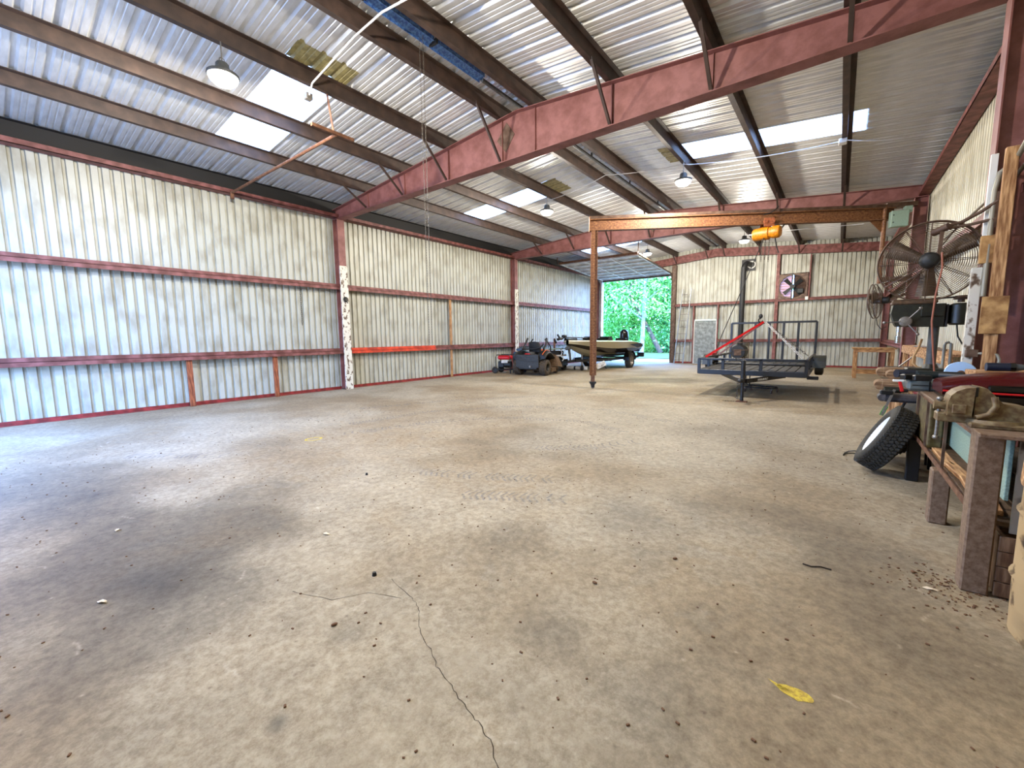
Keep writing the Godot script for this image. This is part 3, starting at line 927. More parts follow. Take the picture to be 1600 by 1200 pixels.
# ---------------------------------------------------------------- outside
func build_outside() -> void:
	var g := structure("ground", "gravel yard outside the building")
	var b := MB.new()
	b.span(Vector3(-90, -0.25, -60), Vector3(70, -0.06, 60))
	part(g, "yard", b, M("gravel"))
	var l := MB.new()
	l.span(Vector3(-60, -0.07, -120), Vector3(40, -0.02, -25.5))
	var lo := part(g, "grass_verge", l, M("lawn"))
	var rng := RandomNumberGenerator.new()
	rng.seed = 21
	# a leaf, shared by every crown
	var lf := MB.new()
	lf.quad(Vector3(0, 0, 0), Vector3(0.055, 0.012, 0.09), Vector3(0, 0, 0.2), Vector3(-0.055, 0.012, 0.09))
	var leaf := lf.mesh()
	var tree := func(x: float, z: float, ht: float, cr: float, count: int, kind: String, lab: String, lean: float, pale: bool, low: float) -> void:
		var t: Node3D = thing("broadleaf_tree", lab, "tree", Vector3(x, -0.05, z), 0.0, "trees beyond the overhead door")
		var tk := MB.new()
		var pts := []
		for i in 7: pts.append(Vector3(lean * i / 6.0, ht * i / 6.0, rng.randf_range(-0.1, 0.1)))
		for i in 6: tk.cyl(pts[i], pts[i + 1], 0.2 - 0.026 * i, 0.2 - 0.026 * (i + 1), 9, false)
		for i in range(2, 6):
			for e in 2:
				var q: Vector3 = pts[i] + Vector3(rng.randf_range(-2.2, 2.2), rng.randf_range(0.6, 2.0), rng.randf_range(-1.2, 1.2))
				tk.cyl(pts[i], q, 0.07, 0.02, 6, false)
		part(t, "trunk", tk, M("pale_bark" if pale else "bark"))
		var mm := MultiMesh.new()
		mm.transform_format = MultiMesh.TRANSFORM_3D
		mm.mesh = leaf
		mm.instance_count = count
		for i in count:
			var p := Vector3(rng.randfn(0, 0.5) * cr, rng.randf_range(low, ht + 2.0), rng.randfn(0, 0.45) * cr)
			p.x += lean * p.y / ht
			var bs := Basis.from_euler(Vector3(rng.randf_range(-1.2, 1.2), rng.randf() * TAU, rng.randf_range(-0.8, 0.8))).scaled(Vector3.ONE * rng.randf_range(0.8, 1.9))
			mm.set_instance_transform(i, Transform3D(bs, p))
		var mi := MultiMeshInstance3D.new()
		mi.name = "foliage"
		mi.multimesh = mm
		mi.material_override = M(kind)
		mi.set_meta("kind", "stuff")
		t.add_child(mi, true)
	tree.call(-12.45, -33.0, 8.0, 3.0, 2600, "leaf_b", "pale forked tree trunk centred in the overhead door opening", 0.25, true, 3.0)
	tree.call(-11.1, -33.6, 7.5, 2.0, 1200, "leaf_a", "leaning brown tree crossing behind the pale trunk", -4.2, false, 3.2)
	var spots := [[-17.5, -36.0], [-15.0, -37.5], [-12.2, -38.5], [-9.6, -37.0], [-19.0, -40.0], [-7.4, -38.0]]
	var where := ["leftmost leafy tree seen past the boat's outboard motor", "dense leafy tree left of the pale trunk beyond the door", "dense leafy tree directly behind the pale trunk", "dense leafy tree at the right side of the door opening", "far leafy tree behind the leftmost tree", "leafy tree mostly hidden by the right door jamb"]
	for i in spots.size():
		tree.call(spots[i][0], spots[i][1], 7.5 + rng.randf() * 2.0, 3.6, 15000, ["leaf_a", "leaf_b", "leaf_c"][i % 3], where[i], rng.randf_range(-0.6, 0.6), false, 0.0)
	for i in 5:
		var hd: Node3D = thing("leafy_bush", ["leftmost low bush on the verge beyond the door", "second low bush from the left on the verge", "low bush at the foot of the pale trunk", "low bush right of the pale trunk", "rightmost low bush on the verge beyond the door"][i], "bush", Vector3(-16.5 + 1.9 * i, -0.05, -35.0 + 0.3 * (i % 2)), 0.0, "bushes on the verge")
		var sm := MB.new()
		for e in 5: sm.cyl(Vector3.ZERO, Vector3(rng.randf_range(-0.7, 0.7), 1.3, rng.randf_range(-0.4, 0.4)), 0.025, 0.01, 5, false)
		part(hd, "stems", sm, M("bark"))
		var mm := MultiMesh.new()
		mm.transform_format = MultiMesh.TRANSFORM_3D
		mm.mesh = leaf
		mm.instance_count = 2600
		for e in 2600:
			var p := Vector3(rng.randfn(0, 0.6), absf(rng.randfn(0, 0.9)) + 0.03, rng.randfn(0, 0.4))
			mm.set_instance_transform(e, Transform3D(Basis.from_euler(Vector3(rng.randf_range(-1.2, 1.2), rng.randf() * TAU, 0)), p))
		var mi := MultiMeshInstance3D.new()
		mi.name = "foliage"
		mi.multimesh = mm
		mi.material_override = M(["leaf_b", "leaf_a", "leaf_b", "leaf_c", "leaf_b"][i])
		mi.set_meta("kind", "stuff")
		hd.add_child(mi, true)

# ---------------------------------------------------------------- lamps
func build_lamps() -> void:
	var list := [[-6.42, -2.3, "round high bay lamp nearest the camera, beside the near skylight"], [-6.42, -9.85, "round high bay lamp beside the skylight past the near roof beam"], [-6.42, -17.4, "round high bay lamp above the open overhead door panel"], [-2.9, -9.9, "round high bay lamp at the end of the bright right skylight"], [-2.9, -17.4, "round high bay lamp seen beside the yellow hoist"], [-2.9, -2.3, "round high bay lamp right of the ridge above the camera's view"]]
	for l in list:
		var o := thing("high_bay_lamp", l[2], "lamp", Vector3(l[0], 4.72, l[1]), 0.0, "round high bay lamps")
		var top := roof_y(l[0]) - 0.19 - 4.72
		var b := MB.new()
		b.lathe([Vector2(0.0, 0.17), Vector2(0.06, 0.17), Vector2(0.075, 0.15), Vector2(0.08, 0.07), Vector2(0.12, 0.055), Vector2(0.178, 0.035), Vector2(0.182, 0.01), Vector2(0.175, 0.0), Vector2(0.168, 0.0), Vector2(0.166, 0.012)], Transform3D(), 32)
		part(o, "housing", b, M("mid_gray"))
		var g := MB.new()
		g.lathe([Vector2(0.166, 0.010), Vector2(0.155, -0.04), Vector2(0.11, -0.085), Vector2(0.0, -0.105)], Transform3D(), 32)
		part(o, "diffuser", g, M("lamp_glow"))
		var hk := MB.new()
		hk.cyl(Vector3(0, 0.17, 0), Vector3(0, top, 0), 0.008)
		hk.ring(Vector3(0, 0.2, 0), Vector3(1, 0, 0), 0.03, 0.006, 14)
		part(o, "hook", hk, M("steel"))
		var a := OmniLight3D.new()
		a.name = "lamp_light"
		a.light_color = Color(1.0, 0.965, 0.91)
		a.light_energy = 16.5
		a.light_size = 0.06
		a.omni_range = 40.0
		a.omni_attenuation = 2.0
		a.shadow_enabled = true
		a.position = Vector3(0, -0.045, 0)
		o.add_child(a)

# ---------------------------------------------------------------- overhead things
func link_chain(b: MB, a: Vector3, c: Vector3, pitch: float, r: float) -> void:
	var n := int((c - a).length() / pitch)
	var d := (c - a).normalized()
	var f := MB.frame(d)
	for i in n:
		var p := a + d * (pitch * (i + 0.5))
		var x: Vector3 = f.x if i % 2 == 0 else f.z
		var pts := []
		for k in 8:
			var t := TAU * k / 8
			pts.append(p + x * cos(t) * r * 1.9 + d * sin(t) * pitch * 0.68)
		b.tube(pts, r * 0.55, 4, true)

func sag(a: Vector3, c: Vector3, drop: float, n := 10) -> Array:
	var o := []
	for i in n + 1:
		var t := float(i) / n
		o.append(a.lerp(c, t) - Vector3(0, drop * 4.0 * t * (1.0 - t), 0))
	return o

func build_overhead() -> void:
	# raised sectional door over the far opening
	var o := thing("overhead_door", "raised sectional overhead door hanging flat under the roof", "garage door", Vector3(0, 0, 0))
	var za := ZF + 0.15
	var zb := -17.0
	var ya := 4.36
	var yb := 4.66
	var x0 := -10.35
	var x1 := -6.66
	var n := 7
	for i in n:
		var t0 := float(i) / n
		var t1 := float(i + 1) / n
		var p0 := Vector3(0, lerpf(ya, yb, t0), lerpf(za, zb, t0))
		var p1 := Vector3(0, lerpf(ya, yb, t1), lerpf(za, zb, t1))
		var d := (p1 - p0).normalized()
		var up := Vector3(1, 0, 0).cross(d) * -1.0
		if up.y < 0: up = -up
		var c := (p0 + p1) * 0.5 + Vector3((x0 + x1) / 2, 0, 0)
		var bs := Basis(Vector3(1, 0, 0), up, Vector3(1, 0, 0).cross(up))
		var b := MB.new()
		var wd := x1 - x0
		b.box(c + up * 0.02, Vector3(wd, 0.01, (p1 - p0).length() - 0.008), bs)
		for e in 2: b.box(c - d * ((e - 0.5) * 0.5 * (p1 - p0).length()) + up * 0.008, Vector3(wd, 0.02, 0.05), bs, 0.006)
		b.box(p0 + d * 0.02 + Vector3((x0 + x1) / 2, 0, 0), Vector3(wd, 0.05, 0.018), bs)
		b.box(p1 - d * 0.02 + Vector3((x0 + x1) / 2, 0, 0), Vector3(wd, 0.05, 0.018), bs)
		var pn := part(o, "door_panel", b, M("sheet_white"))
		for k in 4:
			var s := MB.new()
			s.box(c + Vector3(lerpf(-wd / 2 + 0.05, wd / 2 - 0.05, k / 3.0), 0, 0) - up * 0.012, Vector3(0.06, 0.03, (p1 - p0).length() - 0.03), bs, 0.004)
			part(pn, "stile", s, M("white"))
	for x in [x0 - 0.06, x1 + 0.06]:
		var tr := MB.new()
		var pts := [Vector3(x, 0.1, ZF + 0.22), Vector3(x, 3.9, ZF + 0.22)]
		for k in 6:
			var t := PI / 2 * k / 5.0
			pts.append(Vector3(x, 3.95 + 0.42 * sin(t), ZF + 0.22 + 0.42 * (1.0 - cos(t))))
		pts.append(Vector3(x, yb + 0.02, zb + 0.1))
		tr.tube(pts, 0.028, 6)
		part(o, "track", tr, M("brown_steel"))
	for x in [x0 - 0.06, x1 + 0.06]:
		var hg := MB.new()
		hg.bar(Vector3(x, yb + 0.03, zb + 0.15), Vector3(x, roof_y(x) - 0.02, zb + 0.15), 0.03, 0.03)
		part(o, "track_hanger", hg, M("brown_steel"))
	var bm := MB.new()
	bm.bar(Vector3(x0, yb + 0.04, zb + 0.06), Vector3(x1, yb + 0.04, zb + 0.06), 0.06, 0.09)
	part(o, "end_bar", bm, M("rust_beam"))
	# ventilator strip and pipe under the ridge
	var v := thing("ridge_vent", "blue filmed ventilator strip running under the roof ridge", "roof vent", Vector3(XM, 0, 0))
	var yr := roof_y(XM) - 0.1
	var vb := MB.new()
	for k in 6:
		var z0 := 0.9 - 1.04 * k
		vb.box(Vector3(0.0, yr + 0.02, z0 - 0.5), Vector3(0.11, 0.012, 1.0), Basis(Vector3(0, 0, 1), 0.25), 0.0)
		vb.box(Vector3(0.055, yr + 0.045, z0 - 0.5), Vector3(0.012, 0.06, 1.0))
		vb.box(Vector3(-0.055, yr + 0.005, z0 - 0.5), Vector3(0.012, 0.05, 1.0))
	part(v, "flap", vb, M("blue_film"))
	for k in 6:
		var cl := MB.new()
		cl.box(Vector3(0, yr + 0.03, 0.9 - 1.04 * k), Vector3(0.15, 0.06, 0.035))
		cl.box(Vector3(0.07, yr + 0.07, 0.9 - 1.04 * k), Vector3(0.02, 0.1, 0.03))
		part(v, "clamp", cl, M("dark_gray"))
	var pp := MB.new()
	pp.cyl(Vector3(0, yr, -5.3), Vector3(0, yr, ZF + 0.3), 0.032, -1, 10)
	for k in 7: pp.box(Vector3(0, yr + 0.07, -6.8 - 2.2 * k), Vector3(0.03, 0.16, 0.03))
	part(v, "shaft", pp, M("mid_gray"))
	var hc := thing("pull_chain", "long double pull chain hanging from the ridge vent", "chain", Vector3(XM, 0, -4.08))
	var ch := MB.new()
	for s in [-0.035, 0.035]: link_chain(ch, Vector3(s, yr, 0), Vector3(s * 0.8, 1.27, 0), 0.036, 0.0038)
	part(hc, "links", ch, M("chain"))
	var wc := thing("wall_chain", "short dark chain hanging below the upper left girt", "chain", Vector3(XL + 0.24, 0, -5.09))
	var c2 := MB.new()
	link_chain(c2, Vector3(0, 2.68, 0), Vector3(0, 1.70, 0), 0.05, 0.008)
	part(wc, "links", c2, M("cable"))
	# rusty pipe bracket under the left roof slope
	var hp := thing("hanging_pipe", "rusty pipe rail hung under the left roof near the skylight", "pipe", Vector3(0, 0, 0))
	var b := MB.new()
	b.cyl(Vector3(XL + 0.2, 4.55, -3.77), Vector3(-6.55, 4.62, -3.89), 0.026, -1, 10)
	part(hp, "rail", b, M("rusty"))
	var b1 := MB.new()
	b1.bar(Vector3(-6.55, 4.64, -3.5), Vector3(-6.55, 4.64, -4.2), 0.05, 0.05)
	part(hp, "cross_bar", b1, M("rusty"))
	var b2 := MB.new()
	b2.bar(Vector3(-6.55, 4.62, -3.86), Vector3(-6.46, 5.2, -3.72), 0.03, 0.012)
	part(hp, "hanger", b2, M("rusty"))
	var b3 := MB.new()
	b3.box(Vector3(XL + 0.22, 4.5, -3.77), Vector3(0.05, 0.16, 0.07), Basis(), 0.004)
	part(hp, "bracket", b3, M("rusty"))
	# white conduit over the purlins
	var co := thing("electrical_conduit", "thin white conduit running across the roof near the near skylight", "conduit", Vector3.ZERO)
	var cb := MB.new()
	cb.tube([Vector3(-6.5, 5.0, -3.46), Vector3(-6.3, 5.1, -3.42), Vector3(-5.0, 5.13, -3.3), Vector3(-4.4, 5.13, -3.28), Vector3(-3.7, 5.08, -3.33), Vector3(-2.2, 4.98, -3.35), Vector3(-1.4, 4.93, -3.35), Vector3(1.2, 4.72, -3.35)], 0.013, 8)
	part(co, "tube", cb, M("white_pvc"))
	var jb := MB.new()
	jb.box(Vector3(-6.52, 5.0, -3.46), Vector3(0.1, 0.09, 0.1), Basis(), 0.008)
	part(co, "junction_box", jb, M("steel"))
	var cw := thing("lamp_cable", "thin white cable strung across the second bay under the roof", "cable", Vector3.ZERO)
	var cc := MB.new()
	cc.tube(sag(Vector3(-6.4, 5.02, -9.9), Vector3(-4.66, 5.2, -9.7), 0.05) + sag(Vector3(-4.6, 5.2, -9.7), Vector3(-2.9, 5.08, -9.9), 0.04) + sag(Vector3(-2.8, 5.06, -9.95), Vector3(-0.16, 4.86, -10.1), 0.06) + sag(Vector3(-0.1, 4.86, -10.1), Vector3(1.25, 4.75, -10.3), 0.08), 0.008, 6)
	part(cw, "wire", cc, M("white_pvc"))
	var jx := MB.new()
	jx.box(Vector3(-0.16, 4.85, -10.1), Vector3(0.12, 0.08, 0.14), Basis(), 0.008)
	part(cw, "junction_box", jx, M("white_pvc"))

# ---------------------------------------------------------------- jib crane
func build_crane() -> void:
	var A := Vector3(-5.06, 0, -9.96)
	var B := Vector3(0.80, 0, -13.62)
	var d := (B - A).normalized()
	var side := d.cross(Vector3.UP).normalized()
	var o := thing("jib_crane", "brown steel jib crane beam with swinging leg on a caster", "crane", Vector3.ZERO)
	var bm := MB.new()
	var yb := 4.02
	var yt := 4.30
	var p0 := A - d * 0.12
	var p1 := B + d * 0.05
	bm.bar(p0 + Vector3(0, (yb + yt) / 2, 0), p1 + Vector3(0, (yb + yt) / 2, 0), 0.014, yt - yb)
	for y in [yb + 0.01, yt - 0.01]: bm.bar(p0 + Vector3(0, y, 0), p1 + Vector3(0, y, 0), 0.15, 0.02)
	part(o, "beam", bm, M("rust_beam"))
	var cap := MB.new()
	cap.bar(p0 + Vector3(0, yt + 0.035, 0), p1 + Vector3(0, yt + 0.035, 0), 0.16, 0.07, Vector3.UP, 0.006)
	part(o, "cap_channel", cap, M("brown_steel"))
	var ep := MB.new()
	ep.box(p0 + Vector3(0, (yb + yt) / 2 + 0.02, 0), Vector3(0.02, 0.36, 0.2), Basis(d, Vector3.UP, side))
	part(o, "end_plate", ep, M("rust_beam"))
	# swinging leg: two channels
	var lg := MB.new()
	for s in [-1.0, 1.0]:
		lg.box(A + side * s * 0.055 + Vector3(0, (yb + 0.42) / 2 - 0.03, 0), Vector3(0.16, yb - 0.34, 0.012), Basis(d, Vector3.UP, side))
		for e in [-1.0, 1.0]: lg.box(A + side * s * 0.075 + d * e * 0.075 + Vector3(0, (yb + 0.42) / 2 - 0.03, 0), Vector3(0.01, yb - 0.34, 0.04), Basis(d, Vector3.UP, side))
	part(o, "leg", lg, M("rust_beam"))
	var sl := MB.new()
	sl.box(A + Vector3(0, 0.6, 0), Vector3(0.1, 0.95, 0.08), Basis(d, Vector3.UP, side), 0.004)
	part(o, "inner_leg", sl, M("rusty"))
	var ft := MB.new()
	ft.box(A + Vector3(0, 0.16, 0), Vector3(0.17, 0.05, 0.17), Basis(d, Vector3.UP, side), 0.005)
	ft.prism([Vector2(-0.07, 0.16), Vector2(0.07, 0.16), Vector2(0.035, 0.03), Vector2(-0.035, 0.03)], Transform3D(Basis(d, Vector3.UP, side), A + side * 0.03), 0.01)
	ft.prism([Vector2(-0.07, 0.16), Vector2(0.07, 0.16), Vector2(0.035, 0.03), Vector2(-0.035, 0.03)], Transform3D(Basis(d, Vector3.UP, side), A - side * 0.04), 0.01)
	var fo := part(o, "foot", ft, M("dark_gray"))
	var wh := MB.new()
	wh.cyl(A + Vector3(0, 0.052, 0) - side * 0.025, A + Vector3(0, 0.052, 0) + side * 0.025, 0.05, -1, 16)
	part(fo, "caster_wheel", wh, M("steel"))
	var rg := MB.new()
	rg.box(A + d * 0.2 + Vector3(0, 0.62, 0), Vector3(0.26, 0.13, 0.11), Basis(d, Vector3.UP, side).rotated(side, 0.45), 0.006)
	part(o, "outrigger", rg, M("chipped"))
	var ro := MB.new()
	ro.box(A + d * 0.32 + Vector3(0, 0.565, 0), Vector3(0.02, 0.1, 0.085), Basis(d, Vector3.UP, side).rotated(side, 0.45))
	part(o, "outrigger_mouth", ro, M("black"))
	# pivot at the column
	var ms := MB.new()
	ms.cyl(Vector3(0.68, 2.55, -13.5), Vector3(0.68, 4.35, -13.5), 0.045, -1, 12)
	part(o, "pivot_mast", ms, M("rust_beam"))
	var gs := MB.new()
	gs.prism([Vector2(0, 0), Vector2(-0.3, 0), Vector2(0, -0.3)], Transform3D(Basis(d, Vector3.UP, side), Vector3(0.66, yb, -13.52) - side * 0.006), 0.012)
	part(o, "gusset", gs, M("rust_beam"))
	for y in [2.65, 4.35]:
		var br := MB.new()
		br.box(Vector3(0.95, y, -13.7), Vector3(0.6, 0.1, 0.2), Basis(Vector3.UP, 0.4), 0.004)
		part(o, "wall_bracket", br, M("brown_steel"))
	var eb := thing("electrical_box", "pale grey switch box beside the jib crane pivot", "electrical box", Vector3(0.92, 3.98, -13.38), 0.25)
	var e := MB.new()
	e.box(Vector3.ZERO, Vector3(0.32, 0.36, 0.16), Basis(), 0.01)
	part(eb, "case", e, M("pale_green"))
	var e2 := MB.new()
	e2.box(Vector3(0.16, 0.2, -0.02), Vector3(0.14, 0.14, 0.12), Basis(), 0.008)
	part(eb, "upper_case", e2, M("pale_green"))
	for y in [-0.08, 0.08]:
		var kn := MB.new()
		kn.cyl(Vector3(-0.12, y, 0.08), Vector3(-0.12, y, 0.092), 0.013)
		part(eb, "knockout", kn, M("black"))
	# chain hoist
	var H := A.lerp(B, 0.6)
	var h := thing("chain_hoist", "yellow electric chain hoist hanging from the jib beam", "hoist", Vector3(H.x, 0, H.z), 0.556)
	var tr := MB.new()
	for s in [-1.0, 1.0]:
		tr.box(Vector3(0, 4.06, s * 0.1), Vector3(0.24, 0.2, 0.014), Basis(), 0.004)
		for e3 in [-0.08, 0.08]: tr.cyl(Vector3(e3, 4.08, s * 0.06), Vector3(e3, 4.08, s * 0.125), 0.045, -1, 14)
	tr.cyl(Vector3(0, 3.97, -0.12), Vector3(0, 3.97, 0.12), 0.015)
	part(h, "trolley", tr, mat("trolley_rust", Color(0.66, 0.36, 0.20), 0.6, 0.0, gray("mottle", 0.012, 5, 0.62, 1.0), Vector3(4, 4, 4)))
	var bd := MB.new()
	bd.lathe([Vector2(0.0, -0.3), Vector2(0.12, -0.3), Vector2(0.15, -0.27), Vector2(0.155, 0.05), Vector2(0.13, 0.06), Vector2(0.13, 0.12), Vector2(0.145, 0.13), Vector2(0.145, 0.26), Vector2(0.11, 0.3), Vector2(0.0, 0.3)], Transform3D(Basis(Vector3(0, 1, 0), Vector3(-0.75, 0, -0.66).normalized() * -1.0, Vector3(0, 1, 0).cross(Vector3(0.75, 0, 0.66).normalized())), Vector3(0, 3.82, 0)), 24)
	part(h, "motor_body", bd, M("yellow"))
	var sh := MB.new()
	sh.box(Vector3(0, 3.94, 0), Vector3(0.06, 0.1, 0.05))
	part(h, "shackle", sh, M("dark_gray"))
	var cs := MB.new()
	for x in [-0.10, -0.02, 0.07]: link_chain(cs, Vector3(x, 3.70, 0.0), Vector3(x, 3.12, 0.0), 0.05, 0.007)
	link_chain(cs, Vector3(-0.02, 3.12, 0.0), Vector3(-0.03, 1.86, 0.0), 0.05, 0.005)
	part(h, "load_chain", cs, M("chain"))
	var hk := MB.new()
	hk.ball(Vector3(-0.03, 1.82, 0), Vector3(0.045, 0.06, 0.045))
	var hp := []
	for k in 9:
		var t := -PI * 0.5 + 1.45 * PI * k / 8.0
		hp.append(Vector3(-0.03 + 0.05 * cos(t + PI), 1.72 + 0.05 * sin(t + PI), 0))
	hk.tube(hp, 0.016, 8)
	part(h, "hook", hk, M("dark_gray"))
	var cd := MB.new()
	cd.tube(sag(Vector3(0.05, 4.15, 0.05), Vector3(0.35, 4.0, 0.1), 0.14) + sag(Vector3(0.36, 4.0, 0.1), Vector3(0.05, 3.92, 0.05), 0.12), 0.01, 6)
	part(h, "loose_cable", cd, M("cable"))
	cd = MB.new()
	cd.tube([Vector3(-0.15, 4.22, 0.12), Vector3(0.0, 4.26, 0.14), Vector3(0.1, 4.33, 0.15), Vector3(0.18, 4.42, 0.12)], 0.012, 6)
	part(h, "loose_cable", cd, M("cable"))
	var pc := MB.new()
	pc.tube([Vector3(-0.08, 3.7, 0.05), Vector3(-0.3, 3.2, 0.15), Vector3(-0.75, 2.2, 0.35), Vector3(-1.15, 1.3, 0.5), Vector3(-1.25, 1.0, 0.55)], 0.010, 6)
	part(h, "control_cable", pc, M("cable"))
	pc = MB.new()
	pc.tube([Vector3(0.2, 3.7, 0.0), Vector3(0.24, 3.5, 0.0), Vector3(0.3, 3.35, 0.0)], 0.012, 6)
	part(h, "control_cable", pc, M("cable"))
	var wire := thing("crane_wire", "taut white wire strung below the jib crane beam", "wire", Vector3.ZERO)
	var w := MB.new()
	w.tube([Vector3(-2.9, 4.9, -17.4), Vector3(-1.3, 4.15, -13.8), Vector3(0.3, 3.96, -13.3)], 0.008, 6)
	part(wire, "strand", w, M("white_pvc"))

# ---------------------------------------------------------------- wheels
func wheel(parent: Node, called: String, at: Vector3, axis: Vector3, r: float, w: float, rim: float, tire_m: Material, rim_m: Material, lugs := 0, rows := 4) -> Node3D:
	var f := MB.frame(axis)
	var xf := Transform3D(f, at)
	var t := MB.new()
	var h := w / 2
	t.lathe([Vector2(rim, -h * 0.75), Vector2(rim + 0.02, -h * 0.92), Vector2(rim + (r - rim) * 0.45, -h), Vector2(r - 0.03, -h * 0.93), Vector2(r - 0.008, -h * 0.78), Vector2(r, -h * 0.5), Vector2(r, h * 0.5), Vector2(r - 0.008, h * 0.78), Vector2(r - 0.03, h * 0.93), Vector2(rim + (r - rim) * 0.45, h), Vector2(rim + 0.02, h * 0.92), Vector2(rim, h * 0.75)], xf, 40)
	if lugs > 0:
		for i in lugs:
			for k in rows:
				var a := TAU * (i + (0.5 if k % 2 == 1 else 0.0)) / lugs
				var u := (k + 0.5) / rows * 2.0 - 1.0
				var rad := (f.x * cos(a) + f.z * sin(a)).normalized()
				var tan := (f.z * cos(a) - f.x * sin(a)).normalized()
				var bs := Basis(tan, f.y, rad).rotated(rad, 0.35 if k % 2 == 0 else -0.35)
				t.box(at + rad * (r - absf(u) * absf(u) * 0.006) + f.y * u * h * 0.82, Vector3(TAU * r / lugs * 0.66, w / rows * 0.72, 0.022), bs, 0.002)
	var tn := part(parent, called, t, tire_m)
	var d := MB.new()
	d.lathe([Vector2(0.0, h * 0.25), Vector2(rim * 0.28, h * 0.28), Vector2(rim * 0.32, h * 0.2), Vector2(rim * 0.75, h * 0.1), Vector2(rim * 0.86, h * 0.35), Vector2(rim, h * 0.76), Vector2(rim + 0.012, h * 0.82)], xf, 32)
	d.lathe([Vector2(rim + 0.012, -h * 0.82), Vector2(rim, -h * 0.76), Vector2(rim * 0.9, -h * 0.3), Vector2(0.0, -h * 0.2)], xf, 32)
	var rn := part(tn, "rim", d, rim_m)
	return tn

# ---------------------------------------------------------------- utility trailer
func build_trailer() -> void:
	var o := thing("utility_trailer", "black utility trailer with tall ramp gate, lifted by straps", "trailer", Vector3(-1.5, 0, -10.3))
	var m := M("trailer")
	var hw := 1.02
	var L := -3.5
	var rails := [[Vector3(-hw, 0.83, 0), Vector3(hw, 0.83, 0)], [Vector3(-hw, 0.83, 0), Vector3(-hw, 0.83, L)], [Vector3(hw, 0.83, 0), Vector3(hw, 0.83, L)]]
	for r in rails:
		var b := MB.new()
		b.bar(r[0], r[1], 0.05, 0.05, Vector3.UP, 0.004)
		part(o, "top_rail", b, m)
	for r in [[Vector3(-hw, 0.54, 0), Vector3(hw, 0.54, 0)], [Vector3(-hw, 0.54, 0), Vector3(-hw, 0.54, L)], [Vector3(hw, 0.54, 0), Vector3(hw, 0.54, L)], [Vector3(-hw, 0.54, L), Vector3(hw, 0.54, L)]]:
		var b := MB.new()
		b.bar(r[0], r[1], 0.06, 0.11, Vector3.UP, 0.004)
		part(o, "frame_rail", b, m)
	for p in [[-hw, 0.0], [-0.52, 0.0], [0.22, 0.0], [hw, 0.0], [-hw, -0.9], [-hw, -1.8], [-hw, -2.7], [-hw, L], [hw, -0.9], [hw, -1.8], [hw, -2.7], [hw, L]]:
		var b := MB.new()
		b.span(Vector3(p[0] - 0.03, 0.5, p[1] - 0.025), Vector3(p[0] + 0.03, 0.84, p[1] + 0.025), 0.003)
		part(o, "stake_post", b, m)
	for k in 12:
		var b := MB.new()
		var x := -0.92 + 0.167 * k
		b.box(Vector3(x, 0.585, L / 2), Vector3(0.150, 0.035, 3.4), Basis(), 0.003)
		part(o, "deck_board", b, mat("deck_wood", Color(0.17, 0.155, 0.145), 0.8, 0.0, gray("mottle", 0.012, 5, 0.62, 1.0), Vector3(2, 2, 0.5)))
	# ramp gate at the back
	var g := MB.new()
	for r in [[Vector3(-hw, 0.62, L - 0.06), Vector3(-hw, 1.70, L - 0.06)], [Vector3(hw, 0.62, L - 0.06), Vector3(hw, 1.70, L - 0.06)], [Vector3(-hw, 1.70, L - 0.06), Vector3(hw, 1.70, L - 0.06)], [Vector3(-hw, 0.62, L - 0.06), Vector3(hw, 0.62, L - 0.06)]]:
		g.bar(r[0], r[1], 0.055, 0.055, Vector3(0, 0, 1), 0.003)
	var gt := part(o, "ramp_gate", g, m)
	for x in [-0.41, -0.06, 0.28, 0.62]:
		var b := MB.new()
		b.bar(Vector3(x, 0.62, L - 0.06), Vector3(x, 1.70, L - 0.06), 0.055, 0.04, Vector3(0, 0, 1))
		part(gt, "gate_bar", b, m)
	var ms := MB.new()
	for k in 26:
		ms.bar(Vector3(-hw, 0.64 + 0.018 * k, L - 0.06), Vector3(hw, 0.64 + 0.018 * k, L - 0.06), 0.003, 0.003)
	for k in 40:
		ms.bar(Vector3(-hw + 0.05 * k + 0.03, 0.62, L - 0.06), Vector3(-hw + 0.05 * k + 0.03, 1.1, L - 0.06), 0.003, 0.003, Vector3(0, 0, 1))
	# tongue
	for s in [-1.0, 1.0]:
		var b := MB.new()
		b.bar(Vector3(s * 0.62, 0.47, -0.5), Vector3(s * 0.05, 0.43, 0.66), 0.05, 0.09, Vector3.UP, 0.004)
		part(o, "tongue_arm", b, m)
	var cp := MB.new()
	cp.bar(Vector3(0, 0.44, 0.55), Vector3(0, 0.46, 0.98), 0.085, 0.07, Vector3.UP, 0.01)
	cp.ball(Vector3(0, 0.46, 0.98), Vector3(0.055, 0.045, 0.06))
	part(o, "coupler", cp, M("dark_gray"))
	var bd := Vector3(0.05, 0.43, 0.66) - Vector3(0.62, 0.47, -0.5)
	var lb := MB.new()
	var lx := Basis(bd.normalized() * -1.0, Vector3.UP, Vector3(1, 0, 0.5).normalized())
	var out := Vector3.UP.cross(bd.normalized()).normalized()
	if out.z < 0: out = -out
	lb.bar(Vector3(0.14, 0.437, 0.49) + out * 0.028, Vector3(0.40, 0.455, -0.04) + out * 0.028, 0.006, 0.082)
	var pl := part(o, "name_plate", lb, M("black"))
	var tx := TextMesh.new()
	tx.text = "HAULBUILT"
	tx.font_size = 32
	tx.pixel_size = 0.0019
	tx.depth = 0.003
	var xd := (Vector3(0.40, 0.455, -0.04) - Vector3(0.14, 0.437, 0.49)).normalized()
	put(pl, "lettering", tx, M("white"), Transform3D(Basis(xd, Vector3.UP, out), (Vector3(0.14, 0.437, 0.49) + Vector3(0.40, 0.455, -0.04)) * 0.5 + out * 0.033))
	# jack
	var j := MB.new()
